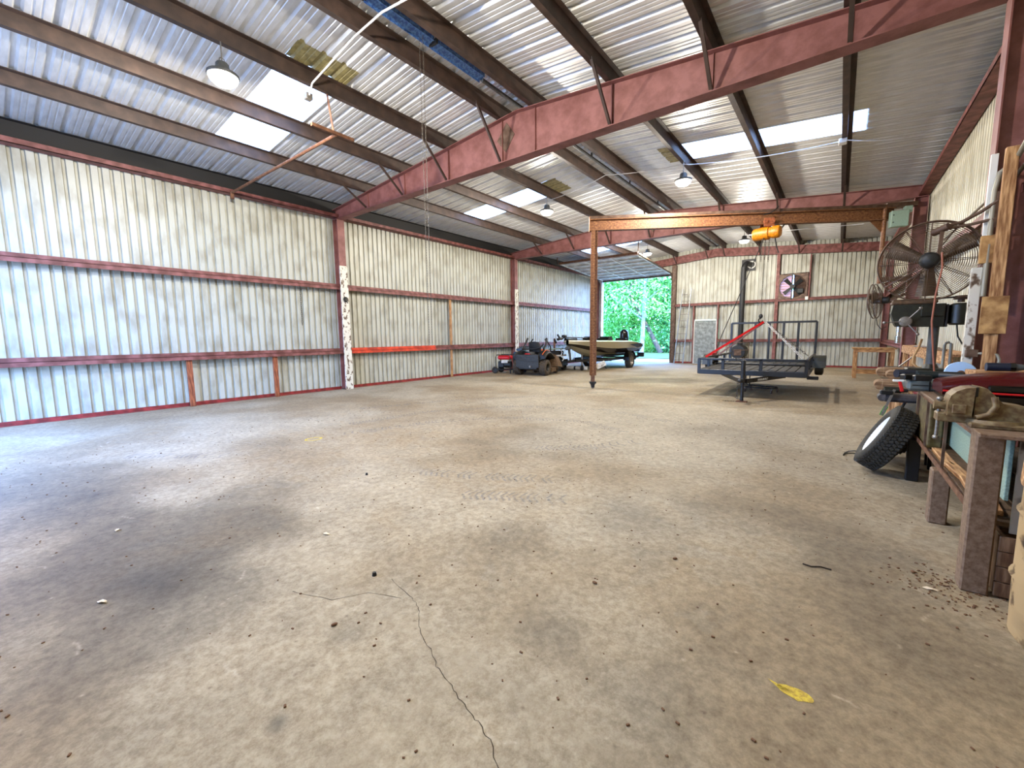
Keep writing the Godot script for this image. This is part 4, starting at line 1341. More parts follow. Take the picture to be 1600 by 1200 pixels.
	j.cyl(Vector3(0, 0.03, 0.72), Vector3(0, 0.5, 0.72), 0.033, -1, 12)
	j.cyl(Vector3(0, 0.36, 0.72), Vector3(0, 0.86, 0.72), 0.043, -1, 12)
	j.tube([Vector3(0, 0.84, 0.72), Vector3(-0.09, 0.85, 0.74), Vector3(-0.13, 0.86, 0.76), Vector3(-0.13, 0.92, 0.76)], 0.01, 6)
	var jk := part(o, "jack", j, M("dark_gray"))
	var jf := MB.new()
	jf.box(Vector3(0, 0.012, 0.72), Vector3(0.2, 0.022, 0.12), Basis(), 0.004)
	part(jk, "foot_plate", jf, M("rusty"))
	var sc := MB.new()
	link_chain(sc, Vector3(-0.08, 0.42, 0.74), Vector3(-0.085, 0.03, 0.76), 0.05, 0.007)
	part(o, "safety_chain", sc, M("chain"))
	var sc2 := MB.new()
	link_chain(sc2, Vector3(-0.085, 0.014, 0.76), Vector3(-0.35, 0.012, 0.82), 0.05, 0.006)
	part(o, "safety_chain", sc2, M("chain"))
	# fenders and wheels
	for s in [-1.0, 1.0]:
		var cx: float = s * (hw + 0.16)
		var fp := []
		for k in 9:
			var t := PI * k / 8
			fp.append(Vector2(-0.28 * cos(t), 0.27 * sin(t) ** 0.6 if k > 0 and k < 8 else 0.0))
		var fd := MB.new()
		for k in 8:
			var p0 := Vector3(cx, 0.60 + fp[k].y, -1.75 + fp[k].x)
			var p1 := Vector3(cx, 0.60 + fp[k + 1].y, -1.75 + fp[k + 1].x)
			fd.bar(p0, p1, 0.24, 0.012, Vector3.UP if k > 0 and k < 7 else Vector3(0, 0, 1))
		part(o, "fender", fd, M("green_machine"))
		wheel(o, "tire", Vector3(cx, 0.63, -1.75), Vector3(s, 0, 0), 0.215, 0.17, 0.11, M("rubber"), M("white"))
	var ax := MB.new()
	ax.cyl(Vector3(-hw - 0.15, 0.63, -1.75), Vector3(hw + 0.15, 0.63, -1.75), 0.025)
	part(o, "axle", ax, m)
	var tl := MB.new()
	tl.box(Vector3(hw + 0.1, 0.46, -0.35), Vector3(0.2, 0.07, 0.08), Basis(), 0.01)
	part(o, "marker_bracket", tl, M("black"))
	# slings from the hook to the trailer
	var hook := Vector3(-1.50, 1.68, -12.13)
	var st := thing("red_strap", "bright red lifting strap from hook to trailer front corner", "strap", Vector3.ZERO)
	var b1 := MB.new()
	b1.bar(hook, Vector3(-2.42, 0.87, -10.45), 0.05, 0.006, Vector3(0.5, 0.5, 1))
	part(st, "webbing", b1, M("red"))
	var s2 := thing("dark_red_strap", "dark red ratchet strap from hook to trailer left side", "strap", Vector3.ZERO)
	var b2 := MB.new()
	b2.bar(hook + Vector3(0.01, -0.01, -0.02), Vector3(-2.46, 0.86, -12.0), 0.045, 0.006, Vector3(0.3, 0.5, 1))
	part(s2, "webbing", b2, M("dark_red"))
	var rt := MB.new()
	rt.box(Vector3(-2.46, 0.9, -11.4), Vector3(0.06, 0.06, 0.5), Basis(), 0.01)
	part(s2, "ratchet", rt, M("red"))
	for e in [[Vector3(-0.56, 0.87, -10.5), "pale chain sling from hook to trailer right front corner", M("sheet_white"), 0.013], [Vector3(-0.52, 0.87, -11.6), "dark chain sling from hook to trailer right side", M("chain"), 0.010]]:
		var c := thing("chain_sling", e[1], "chain", Vector3.ZERO, 0.0, "chain slings on the trailer")
		var cb := MB.new()
		link_chain(cb, hook + Vector3(0.03, 0, 0), e[0], 0.07, e[3])
		part(c, "links", cb, e[2])
	# wheeled dolly under the trailer
	var dl := thing("wheeled_dolly", "small black tubular dolly on casters under the trailer tongue", "dolly", Vector3(-1.42, 0, -11.5), -0.2)
	var db := MB.new()
	db.tube([Vector3(-0.42, 0.42, -0.25), Vector3(-0.42, 0.2, -0.25), Vector3(-0.36, 0.13, -0.22), Vector3(0.3, 0.12, -0.2), Vector3(0.36, 0.12, 0.05), Vector3(0.3, 0.12, 0.2), Vector3(-0.25, 0.12, 0.2), Vector3(-0.28, 0.12, -0.2)], 0.015, 6)
	db.tube([Vector3(-0.24, 0.13, 0.0), Vector3(-0.24, 0.45, 0.0)], 0.013, 6)
	db.tube([Vector3(0.05, 0.12, -0.2), Vector3(0.05, 0.12, 0.2)], 0.013, 6)
	part(dl, "frame", db, M("black"))
	for p in [[-0.27, 0.18], [0.3, 0.18], [-0.27, -0.2], [0.3, -0.2]]:
		var cw := MB.new()
		cw.cyl(Vector3(p[0] - 0.012, 0.04, p[1]), Vector3(p[0] + 0.012, 0.04, p[1]), 0.04, -1, 12)
		cw.bar(Vector3(p[0], 0.045, p[1]), Vector3(p[0], 0.12, p[1]), 0.035, 0.02)
		part(dl, "caster", cw, M("brown_steel"))

# ---------------------------------------------------------------- mower and generator
func build_mower() -> void:
	var o := thing("riding_mower", "dark zero turn riding mower with dusty tires, rear towards camera", "mower", Vector3(-8.66, 0, -12.28), 0.14)
	var dk := M("dark_gray")
	for s in [-1.0, 1.0]:
		wheel(o, "rear_tire", Vector3(s * 0.52, 0.29, 0), Vector3(s, 0, 0), 0.27, 0.27, 0.13, M("dusty_rubber"), M("black"), 22, 3)
	for s in [-1.0, 1.0]:
		var c := wheel(o, "caster_tire", Vector3(s * 0.42, 0.15, -1.15), Vector3(s, 0, 0.1), 0.15, 0.12, 0.06, M("dusty_rubber"), M("black"))
		var fk := MB.new()
		fk.bar(Vector3(s * 0.42 - 0.08, 0.15, -1.15), Vector3(s * 0.42 - 0.06, 0.34, -1.1), 0.012, 0.05)
		fk.bar(Vector3(s * 0.42 + 0.08, 0.15, -1.15), Vector3(s * 0.42 + 0.06, 0.34, -1.1), 0.012, 0.05)
		fk.box(Vector3(s * 0.42, 0.36, -1.08), Vector3(0.2, 0.05, 0.12), Basis(), 0.01)
		fk.bar(Vector3(s * 0.42, 0.37, -1.05), Vector3(s * 0.25, 0.36, -0.6), 0.07, 0.06)
		part(o, "front_fork", fk, M("dust_brown"))
	# rear engine guard
	var g := MB.new()
	g.prism([Vector2(-0.44, 0.30), Vector2(0.44, 0.30), Vector2(0.44, 0.56), Vector2(0.42, 0.74), Vector2(-0.42, 0.74), Vector2(-0.46, 0.52)], Transform3D(Basis(), Vector3(0, 0, 0.30)), 0.05)
	g.box(Vector3(0, 0.30, 0.26), Vector3(0.72, 0.14, 0.14), Basis(), 0.02)
	g.box(Vector3(0, 0.53, 0.355), Vector3(0.80, 0.02, 0.02))
	for k in 5: g.box(Vector3(-0.3 + 0.15 * k, 0.66, 0.355), Vector3(0.09, 0.02, 0.02))
	part(o, "rear_guard", g, mat("charcoal", Color(0.20, 0.205, 0.20), 0.6, 0.0, gray("mottle", 0.012, 5, 0.62, 1.0), Vector3(2, 2, 2)))
	var en := MB.new()
	en.box(Vector3(0, 0.58, 0.12), Vector3(0.66, 0.34, 0.42), Basis(), 0.05)
	en.cyl(Vector3(0, 0.7, 0.1), Vector3(0, 0.84, 0.1), 0.2, 0.16, 18)
	part(o, "engine", en, M("black"))
	var fr := MB.new()
	for s in [-1.0, 1.0]: fr.bar(Vector3(s * 0.3, 0.34, 0.3), Vector3(s * 0.3, 0.34, -1.05), 0.06, 0.08)
	fr.box(Vector3(0, 0.36, -1.05), Vector3(0.9, 0.07, 0.08))
	part(o, "frame", fr, dk)
	for s in [-1.0, 1.0]:
		var fd := MB.new()
		var x: float = s * 0.5
		var rings := []
		for k in 8:
			var t := float(k) / 7
			var z := 0.22 - 1.05 * t
			var y := 0.60 + 0.22 * sin(PI * minf(t * 1.15 + 0.1, 1.0))
			rings.append([Vector3(x - s * 0.18, y - 0.2, z), Vector3(x - s * 0.18, y + 0.05, z), Vector3(x - s * 0.05, y + 0.09, z), Vector3(x + s * 0.13, y + 0.02, z), Vector3(x + s * 0.15, y - 0.05, z), Vector3(x + s * 0.0, y - 0.08, z)])
		fd.loft(rings)
		part(o, "fender", fd, M("black"))
		if s > 0:
			var st := MB.new()
			var pts := []
			for k in 8:
				var t := float(k) / 7
				pts.append(Vector3(x + s * 0.03, 0.60 + 0.22 * sin(PI * minf(t * 1.15 + 0.1, 1.0)) + 0.085, 0.22 - 1.05 * t))
			st.tube(pts, 0.014, 6)
			part(o, "orange_trim", st, M("orange"))
	# seat
	var se := MB.new()
	se.box(Vector3(0, 0.80, -0.5), Vector3(0.46, 0.12, 0.46), Basis(), 0.04)
	part(o, "seat", se, M("black"))
	var bk := MB.new()
	var rg := []
	for k in 6:
		var t := float(k) / 5
		var w := 0.24 - 0.05 * t * t
		var z := -0.27 + 0.1 * t
		var y := 0.82 + 0.36 * t
		rg.append([Vector3(-w, y, z - 0.05), Vector3(-w * 0.9, y, z + 0.05), Vector3(0, y + 0.02 * t, z + 0.075), Vector3(w * 0.9, y, z + 0.05), Vector3(w, y, z - 0.05), Vector3(0, y + 0.02 * t, z - 0.02)])
	bk.loft(rg)
	part(o, "backrest", bk, dk)
	var hp := MB.new()
	hp.tube([Vector3(-0.45, 0.93, -0.15), Vector3(-0.36, 0.93, -0.02), Vector3(0.1, 0.93, -0.02), Vector3(0.3, 0.99, -0.05), Vector3(0.42, 1.12, -0.12)], 0.024, 8)
	part(o, "rear_bar", hp, M("black"))
	for s in [-1.0, 1.0]:
		var lv := MB.new()
		lv.tube([Vector3(s * 0.40, 0.72, -0.75), Vector3(s * 0.41, 1.0, -0.72), Vector3(s * 0.34, 1.18, -0.62), Vector3(s * 0.24, 1.28, -0.58)], 0.022, 8)
		lv.tube([Vector3(s * 0.42, 0.93, -0.12), Vector3(s * 0.42, 1.08, -0.3), Vector3(s * 0.40, 1.26, -0.42), Vector3(s * 0.38, 1.32, -0.44)], 0.035, 8)
		part(o, "lap_bar", lv, M("black"))
	# deck
	var dc := MB.new()
	dc.prism([Vector2(-0.66, 0.36), Vector2(0.66, 0.36), Vector2(0.7, 0.65), Vector2(0.5, 0.95), Vector2(-0.5, 0.95), Vector2(-0.7, 0.65)], Transform3D(Basis(Vector3(1, 0, 0), Vector3(0, 0, -1), Vector3(0, 1, 0)), Vector3(0, 0.12, 0.05)), 0.15)
	dc.cyl(Vector3(0.4, 0.27, -0.6), Vector3(0.4, 0.36, -0.6), 0.12, 0.1, 16)
	dc.cyl(Vector3(-0.4, 0.27, -0.6), Vector3(-0.4, 0.36, -0.6), 0.12, 0.1, 16)
	part(o, "mower_deck", dc, M("dust_brown"))
	var ch := MB.new()
	ch.prism([Vector2(0.36, 0.30), Vector2(0.78, 0.30), Vector2(0.66, 0.72), Vector2(0.36, 0.78)], Transform3D(Basis(), Vector3(0, 0, -0.6)), 0.02)
	ch.quad(Vector3(0.36, 0.78, -0.58), Vector3(0.66, 0.72, -0.58), Vector3(0.66, 0.62, -0.9), Vector3(0.36, 0.66, -0.9))
	ch.quad(Vector3(0.66, 0.72, -0.58), Vector3(0.78, 0.30, -0.58), Vector3(0.82, 0.26, -0.9), Vector3(0.66, 0.62, -0.9))
	part(o, "foot_shield", ch, M("dust_brown"))
	var br := MB.new()
	br.box(Vector3(0.12, 0.33, 0.36), Vector3(0.06, 0.08, 0.05), Basis(), 0.008)
	part(o, "hitch", br, M("steel"))
	var em := MB.new()
	em.box(Vector3(0, 0.775, 0.33), Vector3(0.2, 0.03, 0.01), Basis(), 0.004)
	part(o, "red_badge", em, M("red"))
	# generator
	var g2 := thing("portable_generator", "red portable generator with black wheels against the left wall", "generator", Vector3(-10.02, 0, -12.45), 0.25)
	var tk := MB.new()
	tk.box(Vector3(0, 0.60, 0), Vector3(0.5, 0.15, 0.36), Basis(), 0.05)
	tk.cyl(Vector3(0.05, 0.67, 0), Vector3(0.05, 0.70, 0), 0.04)
	part(g2, "fuel_tank", tk, M("red"))
	var mo := MB.new()
	mo.box(Vector3(-0.12, 0.34, 0), Vector3(0.24, 0.24, 0.3), Basis(), 0.02)
	mo.cyl(Vector3(0.0, 0.33, 0), Vector3(0.24, 0.33, 0), 0.13, -1, 18)
	part(g2, "motor", mo, M("black"))
	var pn := MB.new()
	pn.box(Vector3(0.05, 0.45, 0.17), Vector3(0.26, 0.11, 0.02), Basis(), 0.004)
	part(g2, "control_panel", pn, M("sheet_white"))
	var fm := MB.new()
	for s in [-1.0, 1.0]:
		fm.tube([Vector3(-0.3, 0.14, s * 0.21), Vector3(-0.3, 0.62, s * 0.21), Vector3(-0.25, 0.70, s * 0.21), Vector3(0.25, 0.70, s * 0.21), Vector3(0.3, 0.62, s * 0.21), Vector3(0.3, 0.14, s * 0.21)], 0.016, 8)
		fm.tube([Vector3(-0.3, 0.14, s * 0.21), Vector3(0.3, 0.14, s * 0.21)], 0.016, 8)
	for x in [-0.3, 0.3]: fm.tube([Vector3(x, 0.14, -0.21), Vector3(x, 0.14, 0.21)], 0.016, 8)
	fm.box(Vector3(0.28, 0.07, 0.15), Vector3(0.04, 0.13, 0.04)); fm.box(Vector3(0.28, 0.07, -0.15), Vector3(0.04, 0.13, 0.04))
	part(g2, "roll_frame", fm, M("black"))
	for s in [-1.0, 1.0]: wheel(g2, "wheel", Vector3(-0.3, 0.13, s * 0.27), Vector3(0, 0, s), 0.13, 0.06, 0.07, M("rubber"), M("dark_gray"))
	# blue tarp bundle behind the mower
	var tp := thing("blue_bundle", "folded blue bundle behind the red generator", "tarp", Vector3(-9.75, 0, -13.05), 0.3)
	var tb := MB.new()
	tb.box(Vector3(0, 0.4, 0), Vector3(0.5, 0.8, 0.35), Basis(), 0.06)
	tb.box(Vector3(0.1, 0.83, 0), Vector3(0.45, 0.1, 0.3), Basis(Vector3(0, 0, 1), -0.3), 0.03)
	part(tp, "folds", tb, mat("tarp", Color(0.16, 0.28, 0.40), 0.6, 0.0, gray("mottle", 0.012, 5, 0.62, 1.0), Vector3(3, 3, 3)))

# ---------------------------------------------------------------- boat on its trailer
func build_boat() -> void:
	var cx := -8.05
	var o := thing("bass_boat", "tan and maroon bass boat on a trailer, bow towards the mower", "boat", Vector3(cx, 0, 0))
	var zb := -13.75
	var zs := -18.75
	# sections from bow to stern: keel height, chine half width, gunwale half width, gunwale height
	var lower := []
	var upper := []
	var deck := []
	var stripe := []
	for k in 15:
		var t := k / 14.0
		var z := lerpf(zb, zs, t)
		var f: float = pow(minf(t / 0.5, 1.0), 0.55)
		var gw := 0.06 + 0.98 * f
		var cw := 0.03 + 0.82 * pow(minf(t / 0.62, 1.0), 0.75)
		var keel := 0.50 + 0.55 * pow(maxf(0.0, 1.0 - t / 0.42), 1.9)
		var chine := 0.66 + 0.38 * pow(maxf(0.0, 1.0 - t / 0.5), 1.6)
		var gy := 1.10 + 0.08 * (1.0 - t) - 0.09 * smoothstep(0.75, 1.0, t)
		lower.append([Vector3(-cw, chine, z), Vector3(-cw * 0.5, lerpf(chine, keel, 0.55), z), Vector3(0, keel, z), Vector3(cw * 0.5, lerpf(chine, keel, 0.55), z), Vector3(cw, chine, z)])
		var mid := lerpf(cw, gw, 0.55)
		var my := lerpf(chine, gy, 0.42)
		stripe.append([cw, chine, mid, my, z])
		upper.append([mid, my, gw, gy, z])
		deck.append([Vector3(-gw, gy, z), Vector3(-gw * 0.85, gy + 0.04, z), Vector3(-gw * 0.5, gy + 0.045, z), Vector3(gw * 0.5, gy + 0.045, z), Vector3(gw * 0.85, gy + 0.04, z), Vector3(gw, gy, z)])
	var h := MB.new()
	h.loft(lower, false)
	part(o, "hull_bottom", h, M("boat_tan"))
	var hs := MB.new()
	var hu := MB.new()
	for s in [-1.0, 1.0]:
		var r1 := []
		var r2 := []
		for q in stripe: r1.append([Vector3(s * q[0], q[1], q[4]), Vector3(s * (q[0] + 0.03), q[1] + 0.02, q[4]), Vector3(s * q[2], q[3], q[4])])
		for q in upper: r2.append([Vector3(s * q[0], q[1], q[4]), Vector3(s * lerpf(q[0], q[2], 0.6), lerpf(q[1], q[3], 0.5), q[4]), Vector3(s * q[2], q[3] - 0.02, q[4]), Vector3(s * (q[2] + 0.02), q[3] - 0.01, q[4]), Vector3(s * q[2], q[3], q[4])])
		hs.loft(r1, false); hu.loft(r2, false)
	part(o, "hull_side", hu, M("boat_tan"))
	part(o, "hull_stripe", hs, M("boat_dark"))
	var dk := MB.new()
	dk.loft(deck, false)
	part(o, "deck", dk, M("boat_white"))
	var tr := MB.new()
	var qs: Array = stripe[14]
	var qu: Array = upper[14]
	tr.prism([Vector2(-qs[0], qs[1]), Vector2(0, 0.5), Vector2(qs[0], qs[1]), Vector2(qu[0], qu[1]), Vector2(qu[2], qu[3]), Vector2(-qu[2], qu[3]), Vector2(-qu[0], qu[1])], Transform3D(Basis(), Vector3(0, 0, zs - 0.01)), 0.012)
	part(o, "transom", tr, M("boat_tan"))
	for s in [-1.0, 1.0]:
		var sp := MB.new()
		sp.prism([Vector2(0, 0), Vector2(1.2, 0.05), Vector2(1.5, -0.1), Vector2(0.9, -0.15)], Transform3D(Basis(Vector3(0, 0, -1), Vector3.UP, Vector3(1, 0, 0)), Vector3(s * 1.045 - 0.01, 1.0, -17.2)), 0.02)
		part(o, "side_flash", sp, M("boat_dark"))
	for s in [[-0.42, "console"], [0.35, "console"]]:
		var cn := MB.new()
		cn.prism([Vector2(-0.3, 0), Vector2(0.3, 0), Vector2(0.12, 0.2), Vector2(-0.15, 0.22)], Transform3D(Basis(Vector3(0, 0, 1), Vector3.UP, Vector3(-1, 0, 0)), Vector3(s[0] + 0.2, 1.14, -16.3)), 0.4)
		part(o, "console", cn, M("black_gloss"))
	for x in [-0.45, 0.45]:
		var st := MB.new()
		st.box(Vector3(x, 1.10, -17.4), Vector3(0.5, 0.12, 0.45), Basis(), 0.04)
		st.box(Vector3(x, 1.19, -17.62), Vector3(0.5, 0.16, 0.1), Basis(), 0.04)
		part(o, "seat", st, M("black_gloss"))
	# outboard
	var ob := MB.new()
	var rg := []
	for k in 7:
		var t := k / 6.0
		var w := 0.19 * (0.75 + 0.3 * sin(PI * (0.25 + 0.6 * t))) * (1.0 if k < 6 else 0.6)
		var dd := 0.27 * (0.8 + 0.25 * sin(PI * (0.25 + 0.6 * t))) * (1.0 if k < 6 else 0.6)
		var ring := []
		for e in 12: ring.append(Vector3(w * cos(TAU * e / 12), 1.12 + 0.54 * t, -19.05 + dd * sin(TAU * e / 12)))
		rg.append(ring)
	ob.loft(rg)
	var om := part(o, "outboard_motor", ob, M("black_gloss"))
	var ol := MB.new()
	ol.box(Vector3(0, 0.85, -19.0), Vector3(0.16, 0.7, 0.2), Basis(), 0.03)
	ol.box(Vector3(0, 0.55, -19.1), Vector3(0.12, 0.1, 0.55), Basis(), 0.03)
	part(om, "lower_unit", ol, M("black"))
	# trolling motor at the bow
	var tm := MB.new()
	tm.tube([Vector3(-0.05, 1.30, -15.4), Vector3(-0.25, 1.33, -13.85)], 0.022, 8)
	tm.tube([Vector3(-0.1, 1.22, -15.3), Vector3(-0.2, 1.26, -14.0)], 0.016, 8)
	tm.box(Vector3(-0.2, 1.24, -14.35), Vector3(0.22, 0.1, 0.7), Basis(), 0.02)
	tm.box(Vector3(-0.26, 1.36, -13.95), Vector3(0.16, 0.14, 0.2), Basis(), 0.03)
	tm.cyl(Vector3(-0.3, 1.26, -13.55), Vector3(-0.28, 1.30, -13.85), 0.05, -1, 12)
	for e in [[-1.0, 0.3], [1.0, -0.3]]: tm.box(Vector3(-0.32 + e[0] * 0.07, 1.28 + 0.09 * e[0], -13.53), Vector3(0.07, 0.18, 0.012), Basis(Vector3(0, 0, 1), 0.5))
	part(o, "trolling_motor", tm, M("black"))
	# trailer under it
	var t2 := thing("boat_trailer", "black boat trailer with alloy wheel under the bass boat", "trailer", Vector3(cx, 0, 0))
	var f := MB.new()
	for s in [-1.0, 1.0]:
		f.bar(Vector3(s * 0.75, 0.42, -18.9), Vector3(s * 0.75, 0.42, -15.6), 0.06, 0.1)
		f.bar(Vector3(s * 0.75, 0.42, -15.6), Vector3(s * 0.05, 0.42, -14.3), 0.06, 0.1)
	f.bar(Vector3(0, 0.42, -14.5), Vector3(0, 0.42, -13.75), 0.08, 0.1)
	for z in [-16.0, -17.3, -18.7]: f.bar(Vector3(-0.75, 0.38, z), Vector3(0.75, 0.38, z), 0.06, 0.06)
	for s in [-1.0, 1.0]: f.bar(Vector3(s * 0.45, 0.53, -18.6), Vector3(s * 0.45, 0.55, -15.8), 0.1, 0.07)
	part(t2, "frame", f, M("black"))
	var wn := MB.new()
	wn.bar(Vector3(0, 0.42, -14.0), Vector3(0, 0.95, -13.85), 0.06, 0.06)
	wn.cyl(Vector3(-0.08, 0.92, -13.8), Vector3(0.08, 0.92, -13.8), 0.07)
	part(t2, "winch_post", wn, M("mid_gray"))
	for s in [-1.0, 1.0]:
		wheel(t2, "tire", Vector3(s * 1.0, 0.33, -17.3), Vector3(s, 0, 0), 0.33, 0.22, 0.2, M("rubber"), M("steel"), 30, 3)
		var fd := MB.new()
		var pts := []
		for k in 9:
			var a := PI * k / 8
			pts.append(Vector3(s * 1.0, 0.33 + 0.4 * sin(a), -17.3 + 0.4 * cos(a)))
		for k in 8: fd.bar(pts[k], pts[k + 1], 0.24, 0.012, Vector3.UP if k > 1 and k < 6 else Vector3(0, 0, 1))
		part(t2, "fender", fd, M("black_gloss"))
	for s in [-1.0, 1.0]:
		var lt := MB.new()
		lt.box(Vector3(s * 0.85, 0.5, -18.95), Vector3(0.3, 0.2, 0.1), Basis(), 0.01)
		part(t2, "tail_light_bracket", lt, M("dark_gray"))
	var j := MB.new()
	j.cyl(Vector3(0.0, 0.2, -14.9), Vector3(0.0, 0.85, -14.9), 0.035, -1, 12)
	var jk := part(t2, "jack", j, M("steel"))
	var jw := MB.new()
	jw.cyl(Vector3(-0.03, 0.09, -14.9), Vector3(0.03, 0.09, -14.9), 0.09, -1, 14)
	jw.bar(Vector3(0, 0.09, -14.9), Vector3(0, 0.22, -14.9), 0.08, 0.03)
	part(jk, "jack_wheel", jw, M("dark_gray"))
	# loaded cart between mower and boat
	var c := thing("flat_cart", "low dark cart stacked with pale panels between mower and boat", "cart", Vector3(-9.2, 0, -14.35), 0.15)
	var cb := MB.new()
	cb.box(Vector3(0, 0.42, 0), Vector3(1.25, 0.08, 0.7), Basis(), 0.01)
	cb.box(Vector3(0.1, 0.3, 0), Vector3(1.1, 0.18, 0.6), Basis(), 0.02)
	part(c, "bed", cb, M("dark_gray"))
	for p in [[-0.45, 0.3], [0.45, 0.3], [-0.45, -0.3], [0.45, -0.3]]: wheel(c, "wheel", Vector3(p[0], 0.14, p[1]), Vector3(0, 0, signf(p[1])), 0.14, 0.07, 0.07, M("rubber"), M("steel"))
	for q in [["white_panel", Vector3(0.1, 0.60, 0.05), Vector3(1.0, 0.06, 0.6), "sheet_white", 0.05], ["dark_case", Vector3(0.1, 0.72, 0.0), Vector3(0.8, 0.16, 0.45), "black", 0.0], ["pale_panel", Vector3(0.2, 0.87, 0.0), Vector3(0.85, 0.05, 0.5), "pale_green", 0.06], ["crate", Vector3(0.0, 0.51, 0.0), Vector3(0.9, 0.1, 0.5), "black", 0.0]]:
		var pb := MB.new()
		pb.box(Vector3.ZERO, q[2], Basis(), 0.015)
		part(c, q[0], pb, M(q[3]), Transform3D(Basis(Vector3(0, 0, 1), q[4]), q[1]))
	var cr := MB.new()
	cr.tube([Vector3(0.5, 0.9, 0.2), Vector3(0.62, 0.75, 0.25), Vector3(0.6, 0.6, 0.3), Vector3(0.72, 0.5, 0.3), Vector3(0.66, 0.42, 0.32)], 0.02, 6)
	part(c, "hose", cr, M("white_pvc"))
	var og := thing("orange_engine_cover", "orange engine cover on the cart behind the mower", "engine cover", Vector3(-9.3, 0, -13.72), 0.2)
	var oc := MB.new()
	oc.box(Vector3(0, 0.35, 0), Vector3(0.4, 0.7, 0.3), Basis(), 0.03)
	part(og, "body", oc, M("dark_gray"))
	var o2 := MB.new()
	o2.ball(Vector3(0.05, 0.78, 0), Vector3(0.28, 0.11, 0.17), 14)
	o2.box(Vector3(-0.15, 0.76, 0), Vector3(0.25, 0.1, 0.25), Basis(), 0.03)
	part(og, "cover", o2, M("orange"))
	var o3 := MB.new()
	o3.tube([Vector3(0.1, 0.75, 0.1), Vector3(0.25, 0.9, 0.1), Vector3(0.3, 1.0, 0.05)], 0.015, 6)
	part(og, "handle", o3, M("black"))
	var bp := thing("brown_stake", "short rusty brown stake standing behind the mower", "stake", Vector3(-9.25, 0, -14.75))
	var b := MB.new()
	b.cyl(Vector3(0, 0, 0), Vector3(0, 1.22, 0), 0.045, -1, 10)
	b.cyl(Vector3(0, 1.2, 0), Vector3(0, 1.29, 0), 0.06, 0.05, 10)
	part(bp, "post", b, M("rusty"))
	var pv := thing("white_pipe", "white plastic pipe lying on the floor before the boat", "pipe", Vector3(-8.72, 0.08, -15.1), 0.12)
	var pb2 := MB.new()
	pb2.cyl(Vector3(-0.5, 0, 0), Vector3(0.75, 0, 0), 0.07, -1, 16)
	part(pv, "tube", pb2, M("white_pvc"))
	var pk := MB.new()
	pk.cyl(Vector3(0.2, 0, 0), Vector3(0.27, 0, 0), 0.078, -1, 16)
	part(pv, "band", pk, M("black"))

